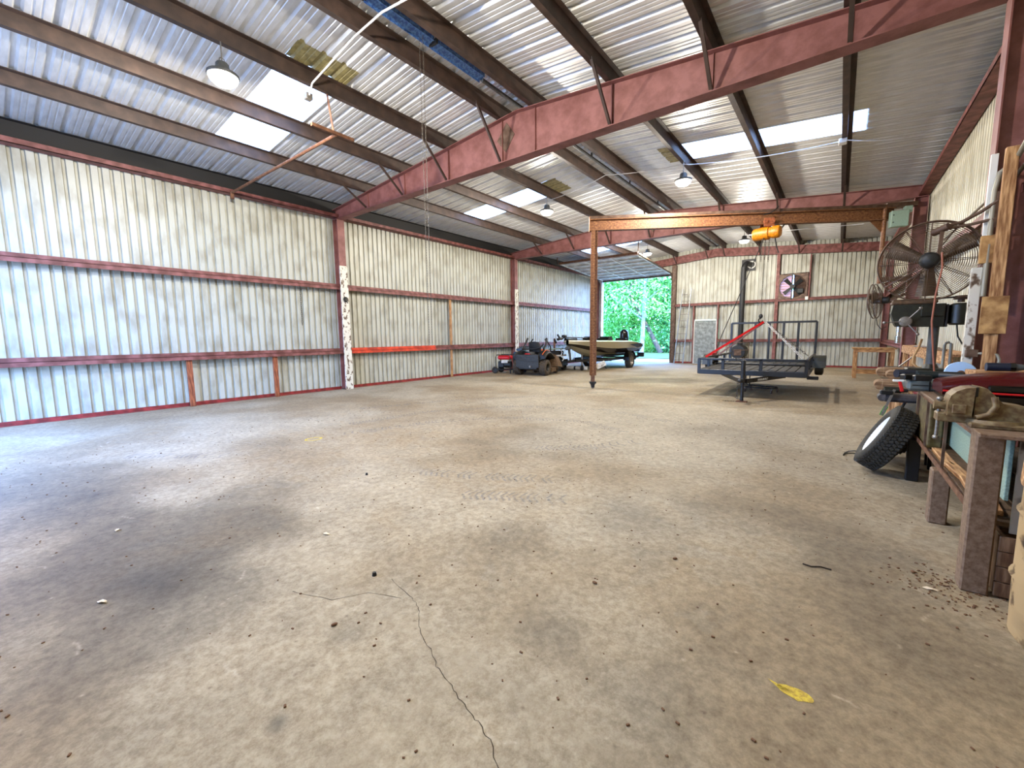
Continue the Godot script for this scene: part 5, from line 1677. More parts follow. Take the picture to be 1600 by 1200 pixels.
# ---------------------------------------------------------------- along the far wall
func build_far_things() -> void:
	var l := thing("ladder", "pale aluminium ladder leaning on the far wall beside the door", "ladder", Vector3.ZERO)
	var a := Vector3(-6.28, 0.0, -20.95)
	var b := Vector3(-6.07, 3.58, -21.27)
	var w := Vector3(0.40, 0, 0)
	for k in 2:
		var r := MB.new()
		r.bar(a + w * k, b + w * k, 0.03, 0.07, Vector3(0, 0, 1), 0.003)
		part(l, "rail", r, M("galv"))
	for k in 11:
		var r := MB.new()
		var p := a.lerp(b, (k + 0.6) / 11.5)
		r.cyl(p, p + w, 0.016, -1, 8)
		part(l, "rung", r, M("steel"))
	# exhaust fan
	var e := thing("exhaust_fan", "square wall exhaust fan with dark blades over pale louvers", "exhaust fan", Vector3(-1.66, 3.345, ZF + 0.06))
	var hs := MB.new()
	var R := 0.47
	var S := 0.54
	for k in 32:
		var t0 := TAU * k / 32
		var t1 := TAU * (k + 1) / 32
		var sq := func(t: float) -> Vector3:
			var c := Vector2(cos(t), sin(t))
			c *= S / maxf(absf(c.x), absf(c.y))
			return Vector3(c.x, c.y, 0.12)
		var ci := func(t: float, z: float) -> Vector3: return Vector3(cos(t) * R, sin(t) * R, z)
		hs.quad(sq.call(t0), sq.call(t1), ci.call(t1, 0.12), ci.call(t0, 0.12))
		hs.quad(ci.call(t0, 0.12), ci.call(t1, 0.12), ci.call(t1, -0.02), ci.call(t0, -0.02))
	for s in [-1.0, 1.0]:
		hs.span(Vector3(s * S, -S, 0.12), Vector3(s * (S - 0.02), S, -0.05))
		hs.span(Vector3(-S, s * S, 0.12), Vector3(S, s * (S - 0.02), -0.05))
	part(e, "housing", hs, M("brown_steel"))
	for k in 4:
		var bl := MB.new()
		var t := TAU * k / 4 + 0.78
		bl.prism([Vector2(0.06, -0.05), Vector2(0.40, -0.11), Vector2(0.42, 0.07), Vector2(0.08, 0.05)], Transform3D(Basis(Vector3(0, 0, 1), t) * Basis(Vector3(1, 0, 0), 0.35), Vector3(0, 0, 0.06)), 0.006)
		part(e, "blade", bl, M("dark_gray"))
	var mt := MB.new()
	mt.cyl(Vector3(0, 0, 0.02), Vector3(0, 0, 0.22), 0.09, -1, 16)
	mt.bar(Vector3(-0.02, -S, 0.14), Vector3(-0.02, S, 0.14), 0.05, 0.03, Vector3(0, 0, 1))
	mt.box(Vector3(0.28, -0.2, 0.16), Vector3(0.22, 0.2, 0.16), Basis(), 0.02)
	part(e, "motor", mt, M("dark_gray"))
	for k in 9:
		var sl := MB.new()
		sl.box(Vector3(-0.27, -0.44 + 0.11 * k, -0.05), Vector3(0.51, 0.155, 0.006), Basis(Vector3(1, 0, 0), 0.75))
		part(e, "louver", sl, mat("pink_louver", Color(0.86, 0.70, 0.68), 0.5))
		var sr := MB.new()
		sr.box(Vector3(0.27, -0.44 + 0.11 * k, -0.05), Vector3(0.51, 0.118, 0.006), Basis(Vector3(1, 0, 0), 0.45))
		part(e, "louver", sr, M("brown_steel"))  # right halves brown: shade on the louvers put into the colour
	var sw := thing("white_switch", "small white switch box on the girt below exhaust fan", "switch", Vector3(-1.15, 2.83, ZF + 0.22))
	var s2 := MB.new()
	s2.box(Vector3.ZERO, Vector3(0.11, 0.14, 0.05), Basis(), 0.008)
	part(sw, "box", s2, M("white"))
	# wood stove and its pipe
	var st := thing("wood_stove", "black wood stove at the far wall behind the trailer gate", "stove", Vector3(-3.42, 0, -20.75))
	var bd := MB.new()
	bd.lathe([Vector2(0.0, -0.42), Vector2(0.28, -0.42), Vector2(0.29, -0.4), Vector2(0.29, 0.4), Vector2(0.28, 0.42), Vector2(0.0, 0.42)], Transform3D(Basis(Vector3(1, 0, 0), PI / 2), Vector3(0, 0.62, 0.05)), 24)
	part(st, "barrel_body", bd, M("black"))
	for p in [[-0.2, 0.3], [0.2, 0.3], [-0.2, -0.25], [0.2, -0.25]]:
		var lg := MB.new()
		lg.bar(Vector3(p[0], 0, p[1]), Vector3(p[0] * 0.8, 0.42, p[1]), 0.04, 0.04)
		part(st, "leg", lg, M("brown_steel"))
	var dr := MB.new()
	dr.box(Vector3(0, 0.6, 0.48), Vector3(0.28, 0.26, 0.03), Basis(), 0.01)
	part(st, "fire_door", dr, M("brown_steel"))
	var rk := MB.new()
	for s in [-1.0, 1.0]: rk.tube([Vector3(s * 0.42, 0, 0.5), Vector3(s * 0.42, 1.02, 0.5)], 0.015, 6)
	rk.tube([Vector3(-0.42, 1.02, 0.5), Vector3(0.42, 1.02, 0.5)], 0.015, 6)
	rk.tube([Vector3(-0.42, 0.7, 0.5), Vector3(0.42, 0.7, 0.5)], 0.012, 6)
	part(st, "guard_rail", rk, M("brown_steel"))
	var fp := MB.new()
	fp.cyl(Vector3(0, 0.85, 0), Vector3(0, 4.25, 0), 0.105, -1, 18)
	var pts := []
	for k in 6:
		var t := PI / 2 * k / 5
		pts.append(Vector3(0.02 * k, 4.22 + 0.2 * sin(t), -0.22 * (1 - cos(t))))
	pts.append(Vector3(0.14, 4.44, -0.7))
	fp.tube(pts, 0.108, 14)
	part(st, "flue_pipe", fp, M("dark_gray"))
	var pl := thing("flue_plate", "dark square plate with pale collar where the flue leaves", "flue plate", Vector3(-3.35, 4.42, ZF + 0.03))
	var pb := MB.new()
	pb.box(Vector3.ZERO, Vector3(0.55, 0.5, 0.02))
	part(pl, "plate", pb, M("black"))
	var cl := MB.new()
	cl.ring(Vector3(0.12, 0, 0.02), Vector3(0, 0, 1), 0.14, 0.03, 24)
	part(pl, "collar", cl, M("white"))
	# work table near the right wall
	var t := thing("wooden_table", "rough plywood topped work table near the far right corner", "table", Vector3(0.86, 0, -17.0))
	var tp := MB.new()
	tp.box(Vector3(0, 0.905, 0), Vector3(1.02, 0.035, 0.9), Basis(), 0.004)
	part(t, "tabletop", tp, M("plywood"))
	var ap := MB.new()
	ap.span(Vector3(-0.46, 0.80, 0.40), Vector3(0.46, 0.885, 0.44)); ap.span(Vector3(-0.46, 0.80, -0.40), Vector3(0.46, 0.885, -0.44))
	ap.span(Vector3(-0.46, 0.80, 0.40), Vector3(-0.42, 0.885, -0.40)); ap.span(Vector3(0.42, 0.80, 0.40), Vector3(0.46, 0.885, -0.40))
	part(t, "apron", ap, M("wood_x"))
	for p in [[-0.42, 0.36], [0.42, 0.36], [-0.42, -0.36], [0.42, -0.36]]:
		var lg := MB.new()
		lg.box(Vector3(p[0], 0.44, p[1]), Vector3(0.09, 0.89, 0.09), Basis(), 0.004)
		part(t, "leg", lg, M("wood"))
	var sr := MB.new()
	sr.box(Vector3(0, 0.18, 0.36), Vector3(0.75, 0.08, 0.04)); sr.box(Vector3(0, 0.18, -0.36), Vector3(0.75, 0.08, 0.04))
	part(t, "stretcher", sr, M("wood_x"))

# ---------------------------------------------------------------- fans
func cage_fan(o: Node3D, c: Vector3, axis: Vector3, R: float, wire: Material) -> void:
	var f := MB.frame(axis)
	var back := MB.new()
	var front := MB.new()
	for k in 22:
		var r := R * (0.14 + 0.86 * k / 21.0)
		var bulge := 0.11 * (1.0 - pow(r / R, 3.0))
		back.ring(c + f.y * (0.03 + bulge), f.y, r, 0.0022, 44, 4)
		front.ring(c - f.y * (0.03 + bulge * 0.8), f.y, r, 0.0022, 44, 4)
	for k in 12:
		var t := TAU * k / 12
		var d: Vector3 = f.x * cos(t) + f.z * sin(t)
		var p1 := []
		var p2 := []
		for e in 6:
			var r := R * (0.14 + 0.86 * e / 5.0)
			var bulge := 0.11 * (1.0 - pow(r / R, 3.0))
			p1.append(c + d * r + f.y * (0.03 + bulge)); p2.append(c + d * r - f.y * (0.03 + bulge * 0.8))
		back.tube(p1, 0.0035, 4); front.tube(p2, 0.0035, 4)
	back.ring(c + f.y * 0.03, f.y, R, 0.009, 48, 6)
	front.ring(c - f.y * 0.03, f.y, R, 0.009, 48, 6)
	part(o, "rear_guard", back, wire)
	part(o, "front_guard", front, wire)
	for k in 3:
		var t := TAU * k / 3 + 0.5
		var bl := MB.new()
		var d: Vector3 = f.x * cos(t) + f.z * sin(t)
		var n: Vector3 = (f.z * cos(t) - f.x * sin(t))
		var tw := (n * 0.8 + f.y * 0.45).normalized()
		var rings := []
		for e in 5:
			var r := R * (0.12 + 0.76 * e / 4.0)
			var w := R * (0.12 + 0.14 * e / 4.0)
			rings.append([c + d * r - tw * w, c + d * r + f.y * 0.012, c + d * r + tw * w, c + d * r - f.y * 0.0])
		bl.loft(rings)
		part(o, "blade", bl, mat("fan_blade", Color(0.42, 0.36, 0.30), 0.5, 0.3))
	var m := MB.new()
	m.lathe([Vector2(0.0, -0.06), Vector2(0.05, -0.06), Vector2(0.055, 0.06), Vector2(0.075, 0.08), Vector2(0.08, 0.2), Vector2(0.07, 0.25), Vector2(0.045, 0.27), Vector2(0.0, 0.275)], Transform3D(f, c), 20)
	part(o, "motor", m, M("dark_gray"))

func build_fans() -> void:
	var wire := mat("fan_wire", Color(0.33, 0.25, 0.19), 0.5, 0.3)
	var o := thing("wall_fan", "large round caged fan on a wall arm above the drill press", "fan", Vector3.ZERO)
	var c := Vector3(0.69, 2.11, -6.2)
	cage_fan(o, c, Vector3(-0.08, -0.04, 1), 0.40, wire)
	var a := MB.new()
	a.bar(c + Vector3(0.05, 0.02, 0.16), c + Vector3(0.06, 0.30, 0.14), 0.03, 0.05)
	a.cyl(c + Vector3(0.0, 0.27, 0.10), c + Vector3(0.1, 0.31, 0.18), 0.035, -1, 10)
	a.tube([c + Vector3(0.05, 0.29, 0.14), Vector3(0.95, 2.42, -6.08), Vector3(1.10, 2.44, -6.02)], 0.014, 8)
	a.tube([c + Vector3(0.05, 0.31, 0.14), Vector3(0.88, 2.45, -6.08), Vector3(1.0, 2.52, -6.05), Vector3(1.10, 2.60, -6.02)], 0.016, 8)
	a.bar(Vector3(1.11, 2.36, -6.02), Vector3(1.11, 2.68, -6.02), 0.05, 0.02)
	part(o, "wall_arm", a, M("brown_steel"))
	var s := MB.new()
	s.bar(c + Vector3(-0.02, -0.04, 0.12), c + Vector3(-0.33, -0.24, 0.05), 0.03, 0.01)
	s.bar(c + Vector3(-0.02, -0.09, 0.12), c + Vector3(-0.30, -0.28, 0.05), 0.012, 0.01)
	part(o, "motor_strut", s, M("brown_steel"))
	var cb := MB.new()
	cb.tube([c + Vector3(0.06, 0.05, 0.26), c + Vector3(0.07, -0.1, 0.28), c + Vector3(0.05, -0.35, 0.22), c + Vector3(0.05, -0.62, 0.15), c + Vector3(0.09, -0.95, 0.1), c + Vector3(0.12, -1.15, 0.05)], 0.0075, 8)
	part(o, "power_cord", cb, M("pink_cable"))
	var o2 := thing("wall_fan", "round caged fan seen edge-on on the far right column", "fan", Vector3.ZERO)
	var c2 := Vector3(0.62, 2.12, -13.25)
	cage_fan(o2, c2, Vector3(1, 0.08, 0.25), 0.40, wire)
	var a2 := MB.new()
	a2.cyl(c2 + Vector3(0.2, 0, 0.02), Vector3(1.0, 2.12, -13.2), 0.06, -1, 12)
	a2.bar(Vector3(0.9, 2.14, -13.22), Vector3(1.19, 2.3, -13.8), 0.05, 0.05)
	part(o2, "wall_arm", a2, M("brown_steel"))
	var cd := MB.new()
	cd.tube([c2 + Vector3(0.05, -0.38, 0), c2 + Vector3(0.08, -0.55, 0.02), c2 + Vector3(0.16, -0.66, 0.02), c2 + Vector3(0.24, -0.6, 0)], 0.009, 6)
	part(o2, "power_cord", cd, M("cable"))

# ---------------------------------------------------------------- steel bench, vise and what is under it
func build_bench() -> void:
	var o := thing("steel_workbench", "rusty steel workbench with thick legs along the right wall", "workbench", Vector3.ZERO)
	var m := mat("bench_steel", Color(0.50, 0.41, 0.325), 0.7, 0.0, duo("benchrust", Color(0.72, 0.66, 0.6), Color(1, 1, 1), 0.03, 7, 1.6, 512, FastNoiseLite.TYPE_SIMPLEX_SMOOTH, 0.1, 0.75), Vector3(1.5, 1.5, 1.5))
	for p in [[0.645, -3.20, 0.105, 0.86], [0.64, -4.22, 0.10, 0.395]]:
		var b := MB.new()
		b.box(Vector3(p[0], p[3] / 2, p[1]), Vector3(p[2], p[3], p[2] * 1.15), Basis(), 0.008)
		part(o, "leg", b, m)
	var bl := MB.new()
	bl.box(Vector3(0.615, 0.20, -5.30), Vector3(0.09, 0.395, 0.09), Basis(), 0.006)
	part(o, "leg", bl, M("black"))
	for z in [-3.25, -4.3, -5.3]:
		var b := MB.new()
		b.box(Vector3(1.36, 0.42, z), Vector3(0.09, 0.84, 0.09), Basis(), 0.006)
		part(o, "leg", b, m)
	var t := MB.new()
	t.box(Vector3(1.01, 0.862, -4.25), Vector3(0.84, 0.022, 2.35), Basis(), 0.004)
	part(o, "top_plate", t, m)
	var fr := MB.new()
	fr.bar(Vector3(0.62, 0.835, -3.3), Vector3(0.62, 0.835, -5.35), 0.012, 0.04)
	fr.bar(Vector3(0.64, 0.82, -3.3), Vector3(0.64, 0.82, -5.35), 0.045, 0.006)
	part(o, "edge_angle", fr, M("rusty"))
	var lb := MB.new()
	lb.bar(Vector3(0.62, 0.422, -3.15), Vector3(0.62, 0.414, -5.5), 0.008, 0.035)
	lb.bar(Vector3(0.635, 0.406, -3.15), Vector3(0.635, 0.398, -5.5), 0.035, 0.006)
	part(o, "shelf_rail", lb, M("rusty"))
	for z in [-4.12, -4.88, -5.42]:
		var r := MB.new()
		r.bar(Vector3(0.628, 0.40, z), Vector3(0.628, 0.83, z), 0.016, 0.016)
		part(o, "upright_rod", r, M("brown_steel"))
	for k in 4:
		var sb := MB.new()
		sb.box(Vector3(0, 0, 0), Vector3(0.17, 0.025, 2.2), Basis(), 0.003)
		part(o, "shelf_board", sb, mat("shelf_wood", Color(0.44, 0.35, 0.27), 0.85, 0.0, gray("mottle", 0.012, 5, 0.62, 1.0), Vector3(4, 4, 1)), Transform3D(Basis(), Vector3(0.75 + 0.185 * k, 0.385, -4.3)))
	# scrap on the shelf
	var rng := RandomNumberGenerator.new()
	rng.seed = 3
	var sl := ["longest timber offcut on the bench shelf", "timber offcut lying across the bench shelf", "short timber offcut on the bench shelf", "splintered offcut at the shelf's near end"]
	for k in 4:
		var so := thing("timber_offcut", sl[k], "offcut", Vector3(0.70 + 0.01 * k, 0.415, -4.55 + 0.36 * k), rng.randf_range(-0.15, 0.15), "offcuts on the bench shelf")
		var b := MB.new()
		b.box(Vector3.ZERO, Vector3(0.07, 0.03, [0.55, 0.45, 0.3, 0.36][k]), Basis(), 0.004)
		part(so, "board", b, M("wood_z"))
	var gp := thing("pale_green_panel", "pale green sheet panel standing under the steel bench top", "panel", Vector3(0.80, 0.40, -4.45), 0.0)
	var g := MB.new()
	g.box(Vector3(0, 0.23, 0.0), Vector3(0.02, 0.40, 1.9), Basis(), 0.003)
	part(gp, "sheet", g, M("pale_green"))
	var ob := thing("olive_cabinet", "small olive metal cabinet under the far bench end", "cabinet", Vector3(0.69, 0.40, -5.29))
	var c := MB.new()
	c.box(Vector3(0, 0.215, 0), Vector3(0.09, 0.43, 0.74), Basis(), 0.008)
	part(ob, "case", c, M("olive"))
	var cd := MB.new()
	cd.box(Vector3(-0.048, 0.215, 0.0), Vector3(0.008, 0.38, 0.66), Basis(), 0.003)
	part(ob, "cabinet_door", cd, M("olive"))
	# stained plate and box beside the near leg
	var pl := thing("stained_plate", "stained grey steel plate hung beside the near bench leg", "plate", Vector3(1.08, 0.35, -3.18))
	var p := MB.new()
	p.box(Vector3(0, 0.245, 0), Vector3(0.66, 0.49, 0.012), Basis(), 0.003)
	part(pl, "sheet", p, M("plate_stain"))
	var wb := thing("wooden_crate", "low dusty wooden crate on the floor under the bench", "crate", Vector3(1.025, 0, -3.36))
	for k in 4:
		var b := MB.new()
		b.box(Vector3(0, 0.05 + 0.082 * k, 0.2), Vector3(0.62, 0.078, 0.02), Basis(), 0.003)
		part(wb, "slat", b, M("wood_old"))
	var bb := MB.new()
	bb.box(Vector3(0, 0.165, -0.01), Vector3(0.60, 0.32, 0.38), Basis(), 0.004)
	part(wb, "body", bb, M("wood_old"))
	# vise
	var v := thing("bench_vise", "big worn tan bench vise on the near bench corner", "vise", Vector3(0, 0, -3.34))
	var bs := MB.new()
	bs.box(Vector3(0.71, 0.886, 0), Vector3(0.26, 0.026, 0.22), Basis(), 0.006)
	bs.cyl(Vector3(0.68, 0.893, 0), Vector3(0.68, 0.915, 0), 0.12, 0.11, 24)
	part(v, "swivel_base", bs, M("vise"))
	var fb := MB.new()
	fb.prism([Vector2(0.60, 0.91), Vector2(0.80, 0.91), Vector2(0.80, 0.985), Vector2(0.77, 0.995), Vector2(0.70, 1.005), Vector2(0.665, 1.05), Vector2(0.64, 1.08), Vector2(0.60, 1.09)], Transform3D(Basis(), Vector3(0, 0, -0.06)), 0.12)
	part(v, "rear_jaw_body", fb, M("vise"))
	var mj := MB.new()
	mj.prism([Vector2(0.497, 0.925), Vector2(0.59, 0.925), Vector2(0.595, 1.085), Vector2(0.56, 1.08), Vector2(0.525, 1.06), Vector2(0.505, 1.035), Vector2(0.497, 1.0)], Transform3D(Basis(), Vector3(0, 0, -0.075)), 0.15)
	part(v, "front_jaw", mj, M("vise"))
	var mp := MB.new()
	mp.box(Vector3(0.54, 0.965, 0.08), Vector3(0.055, 0.05, 0.012), Basis(), 0.004)
	part(v, "jaw_plate", mp, M("vise"))
	var ar := MB.new()
	ar.tube([Vector3(0.665, 1.04, 0.07), Vector3(0.672, 0.99, 0.075), Vector3(0.65, 0.945, 0.078), Vector3(0.605, 0.925, 0.078)], 0.014, 8)
	part(v, "curved_rib", ar, M("vise"))
	var sd := MB.new()
	sd.box(Vector3(0.56, 0.91, 0), Vector3(0.2, 0.05, 0.09), Basis(), 0.006)
	part(v, "slide", sd, M("vise"))
	var jw := MB.new()
	jw.box(Vector3(0.598, 1.06, 0), Vector3(0.018, 0.05, 0.14), Basis(), 0.003)
	part(v, "jaw_insert", jw, M("black"))
	var sc := MB.new()
	sc.cyl(Vector3(0.45, 0.972, 0.0), Vector3(0.51, 0.972, 0.0), 0.024, -1, 14)
	var sn := part(v, "screw_head", sc, M("vise"))
	var hb := MB.new()
	hb.cyl(Vector3(0.472, 0.78, 0.0), Vector3(0.474, 1.01, 0.0), 0.0085, -1, 10)
	hb.ball(Vector3(0.472, 0.785, 0), Vector3(0.016, 0.014, 0.016)); hb.ball(Vector3(0.474, 1.008, 0), Vector3(0.016, 0.014, 0.016))
	part(sn, "handle_bar", hb, M("steel"))
	# barrel at the right edge
	var ba := thing("old_barrel", "old barrel with peeling tan paint at the right edge", "barrel", Vector3(0.98, 0, -2.79))
	var bp := MB.new()
	bp.lathe([Vector2(0.0, 0.0), Vector2(0.27, 0.0), Vector2(0.285, 0.02), Vector2(0.29, 0.27), Vector2(0.302, 0.285), Vector2(0.29, 0.30), Vector2(0.29, 0.57), Vector2(0.302, 0.585), Vector2(0.29, 0.60), Vector2(0.285, 0.85), Vector2(0.29, 0.87), Vector2(0.27, 0.88), Vector2(0.265, 0.86), Vector2(0.0, 0.86)], Transform3D(), 40)
	part(ba, "drum", bp, M("barrel"))
	var bc := MB.new()
	bc.lathe([Vector2(0.0, 0.9), Vector2(0.26, 0.9), Vector2(0.295, 0.885), Vector2(0.3, 0.72), Vector2(0.296, 0.70), Vector2(0.292, 0.72)], Transform3D(), 40)
	part(ba, "cover", bc, M("wood_x"))
	# tires
	var t1 := thing("leaning_tire", "black road tire with white rim leaning against bench leg", "tire", Vector3.ZERO)
	wheel(t1, "tire", Vector3(0.425, 0.343, -5.45), Vector3(-0.88, 0.47, 0.0), 0.325, 0.21, 0.2, M("rubber"), M("white"), 56, 5)
	var t2 := thing("spare_tire", "second tire lying tilted behind the white rimmed tire", "tire", Vector3.ZERO)
	wheel(t2, "tire", Vector3(0.60, 0.345, -6.12), Vector3(-0.75, 0.62, 0.2), 0.33, 0.2, 0.19, M("rubber"), M("mid_gray"), 50, 4)
	var bu := thing("orange_bucket", "orange bucket on the floor behind the leaning tire", "bucket", Vector3(0.98, 0, -5.75))
	var k := MB.new()
	k.lathe([Vector2(0.0, 0.005), Vector2(0.12, 0.0), Vector2(0.15, 0.34), Vector2(0.158, 0.345), Vector2(0.158, 0.36), Vector2(0.145, 0.36), Vector2(0.115, 0.02), Vector2(0.0, 0.02)], Transform3D(), 28)
	part(bu, "pail", k, M("orange"))
	var bh := MB.new()
	bh.tube([Vector3(-0.155, 0.33, 0), Vector3(-0.14, 0.24, 0.09), Vector3(0, 0.19, 0.155), Vector3(0.14, 0.24, 0.09), Vector3(0.155, 0.33, 0)], 0.005, 6)
	part(bu, "handle", bh, M("steel"))
	# padded low stand with tools
	var ps := thing("padded_stand", "grey rounded padded stand between the leaning tire and timbers", "stand", Vector3(0.62, 0, -5.92))
	var pd := MB.new()
	pd.box(Vector3(0, 0.70, 0), Vector3(0.44, 0.075, 0.22), Basis(), 0.034)
	pd.cyl(Vector3(-0.22, 0.70, -0.08), Vector3(-0.22, 0.70, 0.08), 0.037, -1, 14)
	part(ps, "pad", pd, mat("mauve_pad", Color(0.30, 0.275, 0.28), 0.7, 0.0, gray("mottle", 0.012, 5, 0.62, 1.0), Vector3(3, 3, 3)))
	for q in [[0.18, 0.09], [0.18, -0.09]]:
		var lg := MB.new()
		lg.bar(Vector3(q[0], 0, q[1]), Vector3(q[0] - 0.02, 0.67, q[1]), 0.03, 0.03)
		part(ps, "leg", lg, M("black"))
	var ru := MB.new()
	ru.tube([Vector3(-0.04, 0.66, 0.05), Vector3(-0.1, 0.5, 0.08), Vector3(-0.17, 0.3, 0.1), Vector3(-0.2, 0.02, 0.1)], 0.012, 6)
	part(ps, "front_leg", ru, M("black"))
	var pb := thing("pry_bar", "flat steel bar propped diagonally against the padded stand", "bar", Vector3.ZERO)
	var b9 := MB.new()
	b9.bar(Vector3(0.40, 0.53, -5.74), Vector3(0.485, 0.80, -5.78), 0.022, 0.008, Vector3(0, 0, 1))
	part(pb, "shaft", b9, M("steel"))
	var gl := MB.new()
	gl.bar(Vector3(0.40, 0.52, -5.80), Vector3(0.435, 0.62, -5.80), 0.035, 0.012, Vector3(0, 0, 1))
	part(pb, "green_sleeve", gl, mat("leafgreen", Color(0.28, 0.55, 0.22), 0.5))
	var cl := thing("floor_cord", "thin black cord loop on the floor beside the tire", "cord", Vector3.ZERO)
	var cb := MB.new()
	var cp := []
	for i in 14:
		var tt := TAU * i / 14.0
		cp.append(Vector3(0.23 + 0.11 * cos(tt), 0.008 + 0.10 * maxf(0.0, sin(tt)), -5.95 + 0.16 * sin(tt * 1.0)))
	cb.tube(cp, 0.006, 6, true)
	part(cl, "loop", cb, M("cable"))

# ---------------------------------------------------------------- things on the benches
func tool_shape(o: Node3D, grip_m: Material, body_m: Material, s := 1.0) -> void:
	var b := MB.new()
	b.cyl(Vector3(-0.1, 0.045, 0) * s, Vector3(0.06, 0.045, 0) * s, 0.04 * s, 0.036 * s, 14)
	part(o, "motor_body", b, body_m)
	var c := MB.new()
	c.cyl(Vector3(0.06, 0.045, 0) * s, Vector3(0.12, 0.045, 0) * s, 0.028 * s, 0.018 * s, 12)
	part(o, "chuck", c, M("dark_gray"))
	var g := MB.new()
	g.bar(Vector3(-0.06, 0.03, 0.02) * s, Vector3(-0.10, 0.02, 0.15) * s, 0.04 * s, 0.045 * s, Vector3.UP, 0.01)
	part(o, "grip", g, grip_m)
	var p := MB.new()
	p.box(Vector3(-0.11, 0.03, 0.18) * s, Vector3(0.12, 0.05, 0.07) * s, Basis(), 0.008)
	part(o, "battery", p, grip_m)

func build_bench_tools() -> void:
	# grey tool case
	var tc := thing("tool_case", "long grey plastic tool case on the bench end", "tool case", Vector3(0.735, 0.873, -5.17), 0.05)
	var b := MB.new()
	b.box(Vector3(0, 0.045, 0), Vector3(0.48, 0.09, 0.28), Basis(), 0.02)
	part(tc, "shell", b, mat("case_gray", Color(0.36, 0.39, 0.38), 0.5))
	var sm := MB.new()
	sm.box(Vector3(0, 0.05, 0.142), Vector3(0.42, 0.008, 0.004))
	sm.box(Vector3(-0.1, 0.045, 0.143), Vector3(0.01, 0.085, 0.006))
	part(tc, "seam", sm, M("black"))
	var rc := thing("red_clamp", "small red and white clamp at the tool case end", "clamp", Vector3(0.475, 0.873, -5.18))
	var c := MB.new()
	c.box(Vector3(0, 0.02, 0), Vector3(0.025, 0.1, 0.03), Basis(Vector3(0, 0, 1), 0.25), 0.004)
	part(rc, "jaw", c, M("red"))
	var c2 := MB.new()
	c2.box(Vector3(-0.02, 0.07, 0), Vector3(0.08, 0.02, 0.03), Basis(), 0.004)
	part(rc, "bar", c2, M("white"))
	var tl := [["dark teal cordless drill lying on the grey tool case", Vector3(0.66, 0.965, -5.14), 0.15, "cyan_black"], ["dark cordless driver at the left end of the tool case", Vector3(0.52, 0.965, -5.24), 0.5, "blue_dark"], ["dark cordless tool behind the drill on the tool case", Vector3(0.76, 0.965, -5.12), 2.7, "black"]]
	for q in tl:
		var t := thing("cordless_drill", q[0], "power tool", q[1], q[2], "cordless tools on the grey case")
		tool_shape(t, M("black"), M(q[3]), 0.95)
	var t5 := thing("cordless_drill", "dark green cordless tool lying on the padded stand", "power tool", Vector3(0.50, 0.74, -5.94), 0.1, "cordless tools by the tires")
	tool_shape(t5, M("black"), M("green_machine"), 0.85)
	# sanding disc
	var d := thing("grinding_disc", "pale blue grinding disc propped on the bench", "disc", Vector3(0.875, 1.01, -5.38), 0.1)
	var db := MB.new()
	db.lathe([Vector2(0.025, -0.006), Vector2(0.105, -0.006), Vector2(0.11, 0.0), Vector2(0.105, 0.006), Vector2(0.025, 0.006)], Transform3D(Basis(Vector3(1, 0, 0), PI / 2 - 0.25), Vector3.ZERO), 32)
	part(d, "face", db, M("disc"))
	var dh := MB.new()
	dh.cyl(Vector3(0, -0.003, -0.012), Vector3(0, 0.003, 0.012), 0.028, -1, 16)
	part(d, "hub", dh, M("rusty"))
	var wp := thing("wood_block", "rough wood block stack behind the red and black cover", "wood block", Vector3(1.18, 0.873, -5.25))
	for k in 2:
		var w := MB.new()
		w.box(Vector3(-0.03 * k, 0.06 + 0.085 * k, 0.0), Vector3(0.5, 0.08, 0.22), Basis(Vector3.UP, 0.1 * k), 0.006)
		part(wp, "plank", w, M("wood_x"))
	var dr := thing("cordless_drill", "blue and black cordless drill on top of the wood blocks", "power tool", Vector3(1.06, 1.055, -5.16), 0.05, "cordless drills on the bench")
	var b1 := MB.new()
	b1.cyl(Vector3(-0.08, 0.035, 0), Vector3(0.05, 0.035, 0), 0.036, -1, 14)
	part(dr, "motor_body", b1, M("blue_dark"))
	var b2 := MB.new()
	b2.cyl(Vector3(0.05, 0.035, 0), Vector3(0.08, 0.035, 0), 0.037, -1, 14)
	part(dr, "collar", b2, M("black_gloss"))
	var b3 := MB.new()
	b3.cyl(Vector3(0.08, 0.035, 0), Vector3(0.20, 0.04, 0), 0.032, 0.006, 14)
	part(dr, "chuck", b3, M("mid_gray"))
	# red and black cover behind the vise
	var rb := thing("engine_shroud", "dark red and black plastic shroud lying behind the vise", "shroud", Vector3(1.03, 0.873, -4.6), 0.0)
	var rings := []
	for k in 9:
		var t := k / 8.0
		var x := lerpf(-0.40, 0.40, t)
		var hgt := 0.16 * (0.35 + 0.65 * sin(PI * (0.12 + 0.7 * t)))
		rings.append([Vector3(x, 0.05, 0.22), Vector3(x, 0.05 + hgt * 0.75, 0.19), Vector3(x, 0.05 + hgt, 0.08), Vector3(x, 0.05 + hgt, -0.10), Vector3(x, 0.05 + hgt * 0.7, -0.2), Vector3(x, 0.05, -0.22)])
	var r1 := MB.new()
	r1.loft(rings)
	part(rb, "hood", r1, M("dark_red"))
	var r2 := MB.new()
	r2.box(Vector3(0, 0.035, 0.02), Vector3(0.78, 0.07, 0.46), Basis(), 0.02)
	r2.box(Vector3(0.1, 0.105, 0.2), Vector3(0.55, 0.05, 0.06), Basis(), 0.01)
	part(rb, "tray", r2, M("black_gloss"))
	var r3 := MB.new()
	r3.tube([Vector3(-0.4, 0.08, 0.235), Vector3(-0.1, 0.075, 0.245), Vector3(0.39, 0.07, 0.245)], 0.008, 6)
	part(rb, "red_edge", r3, M("red"))
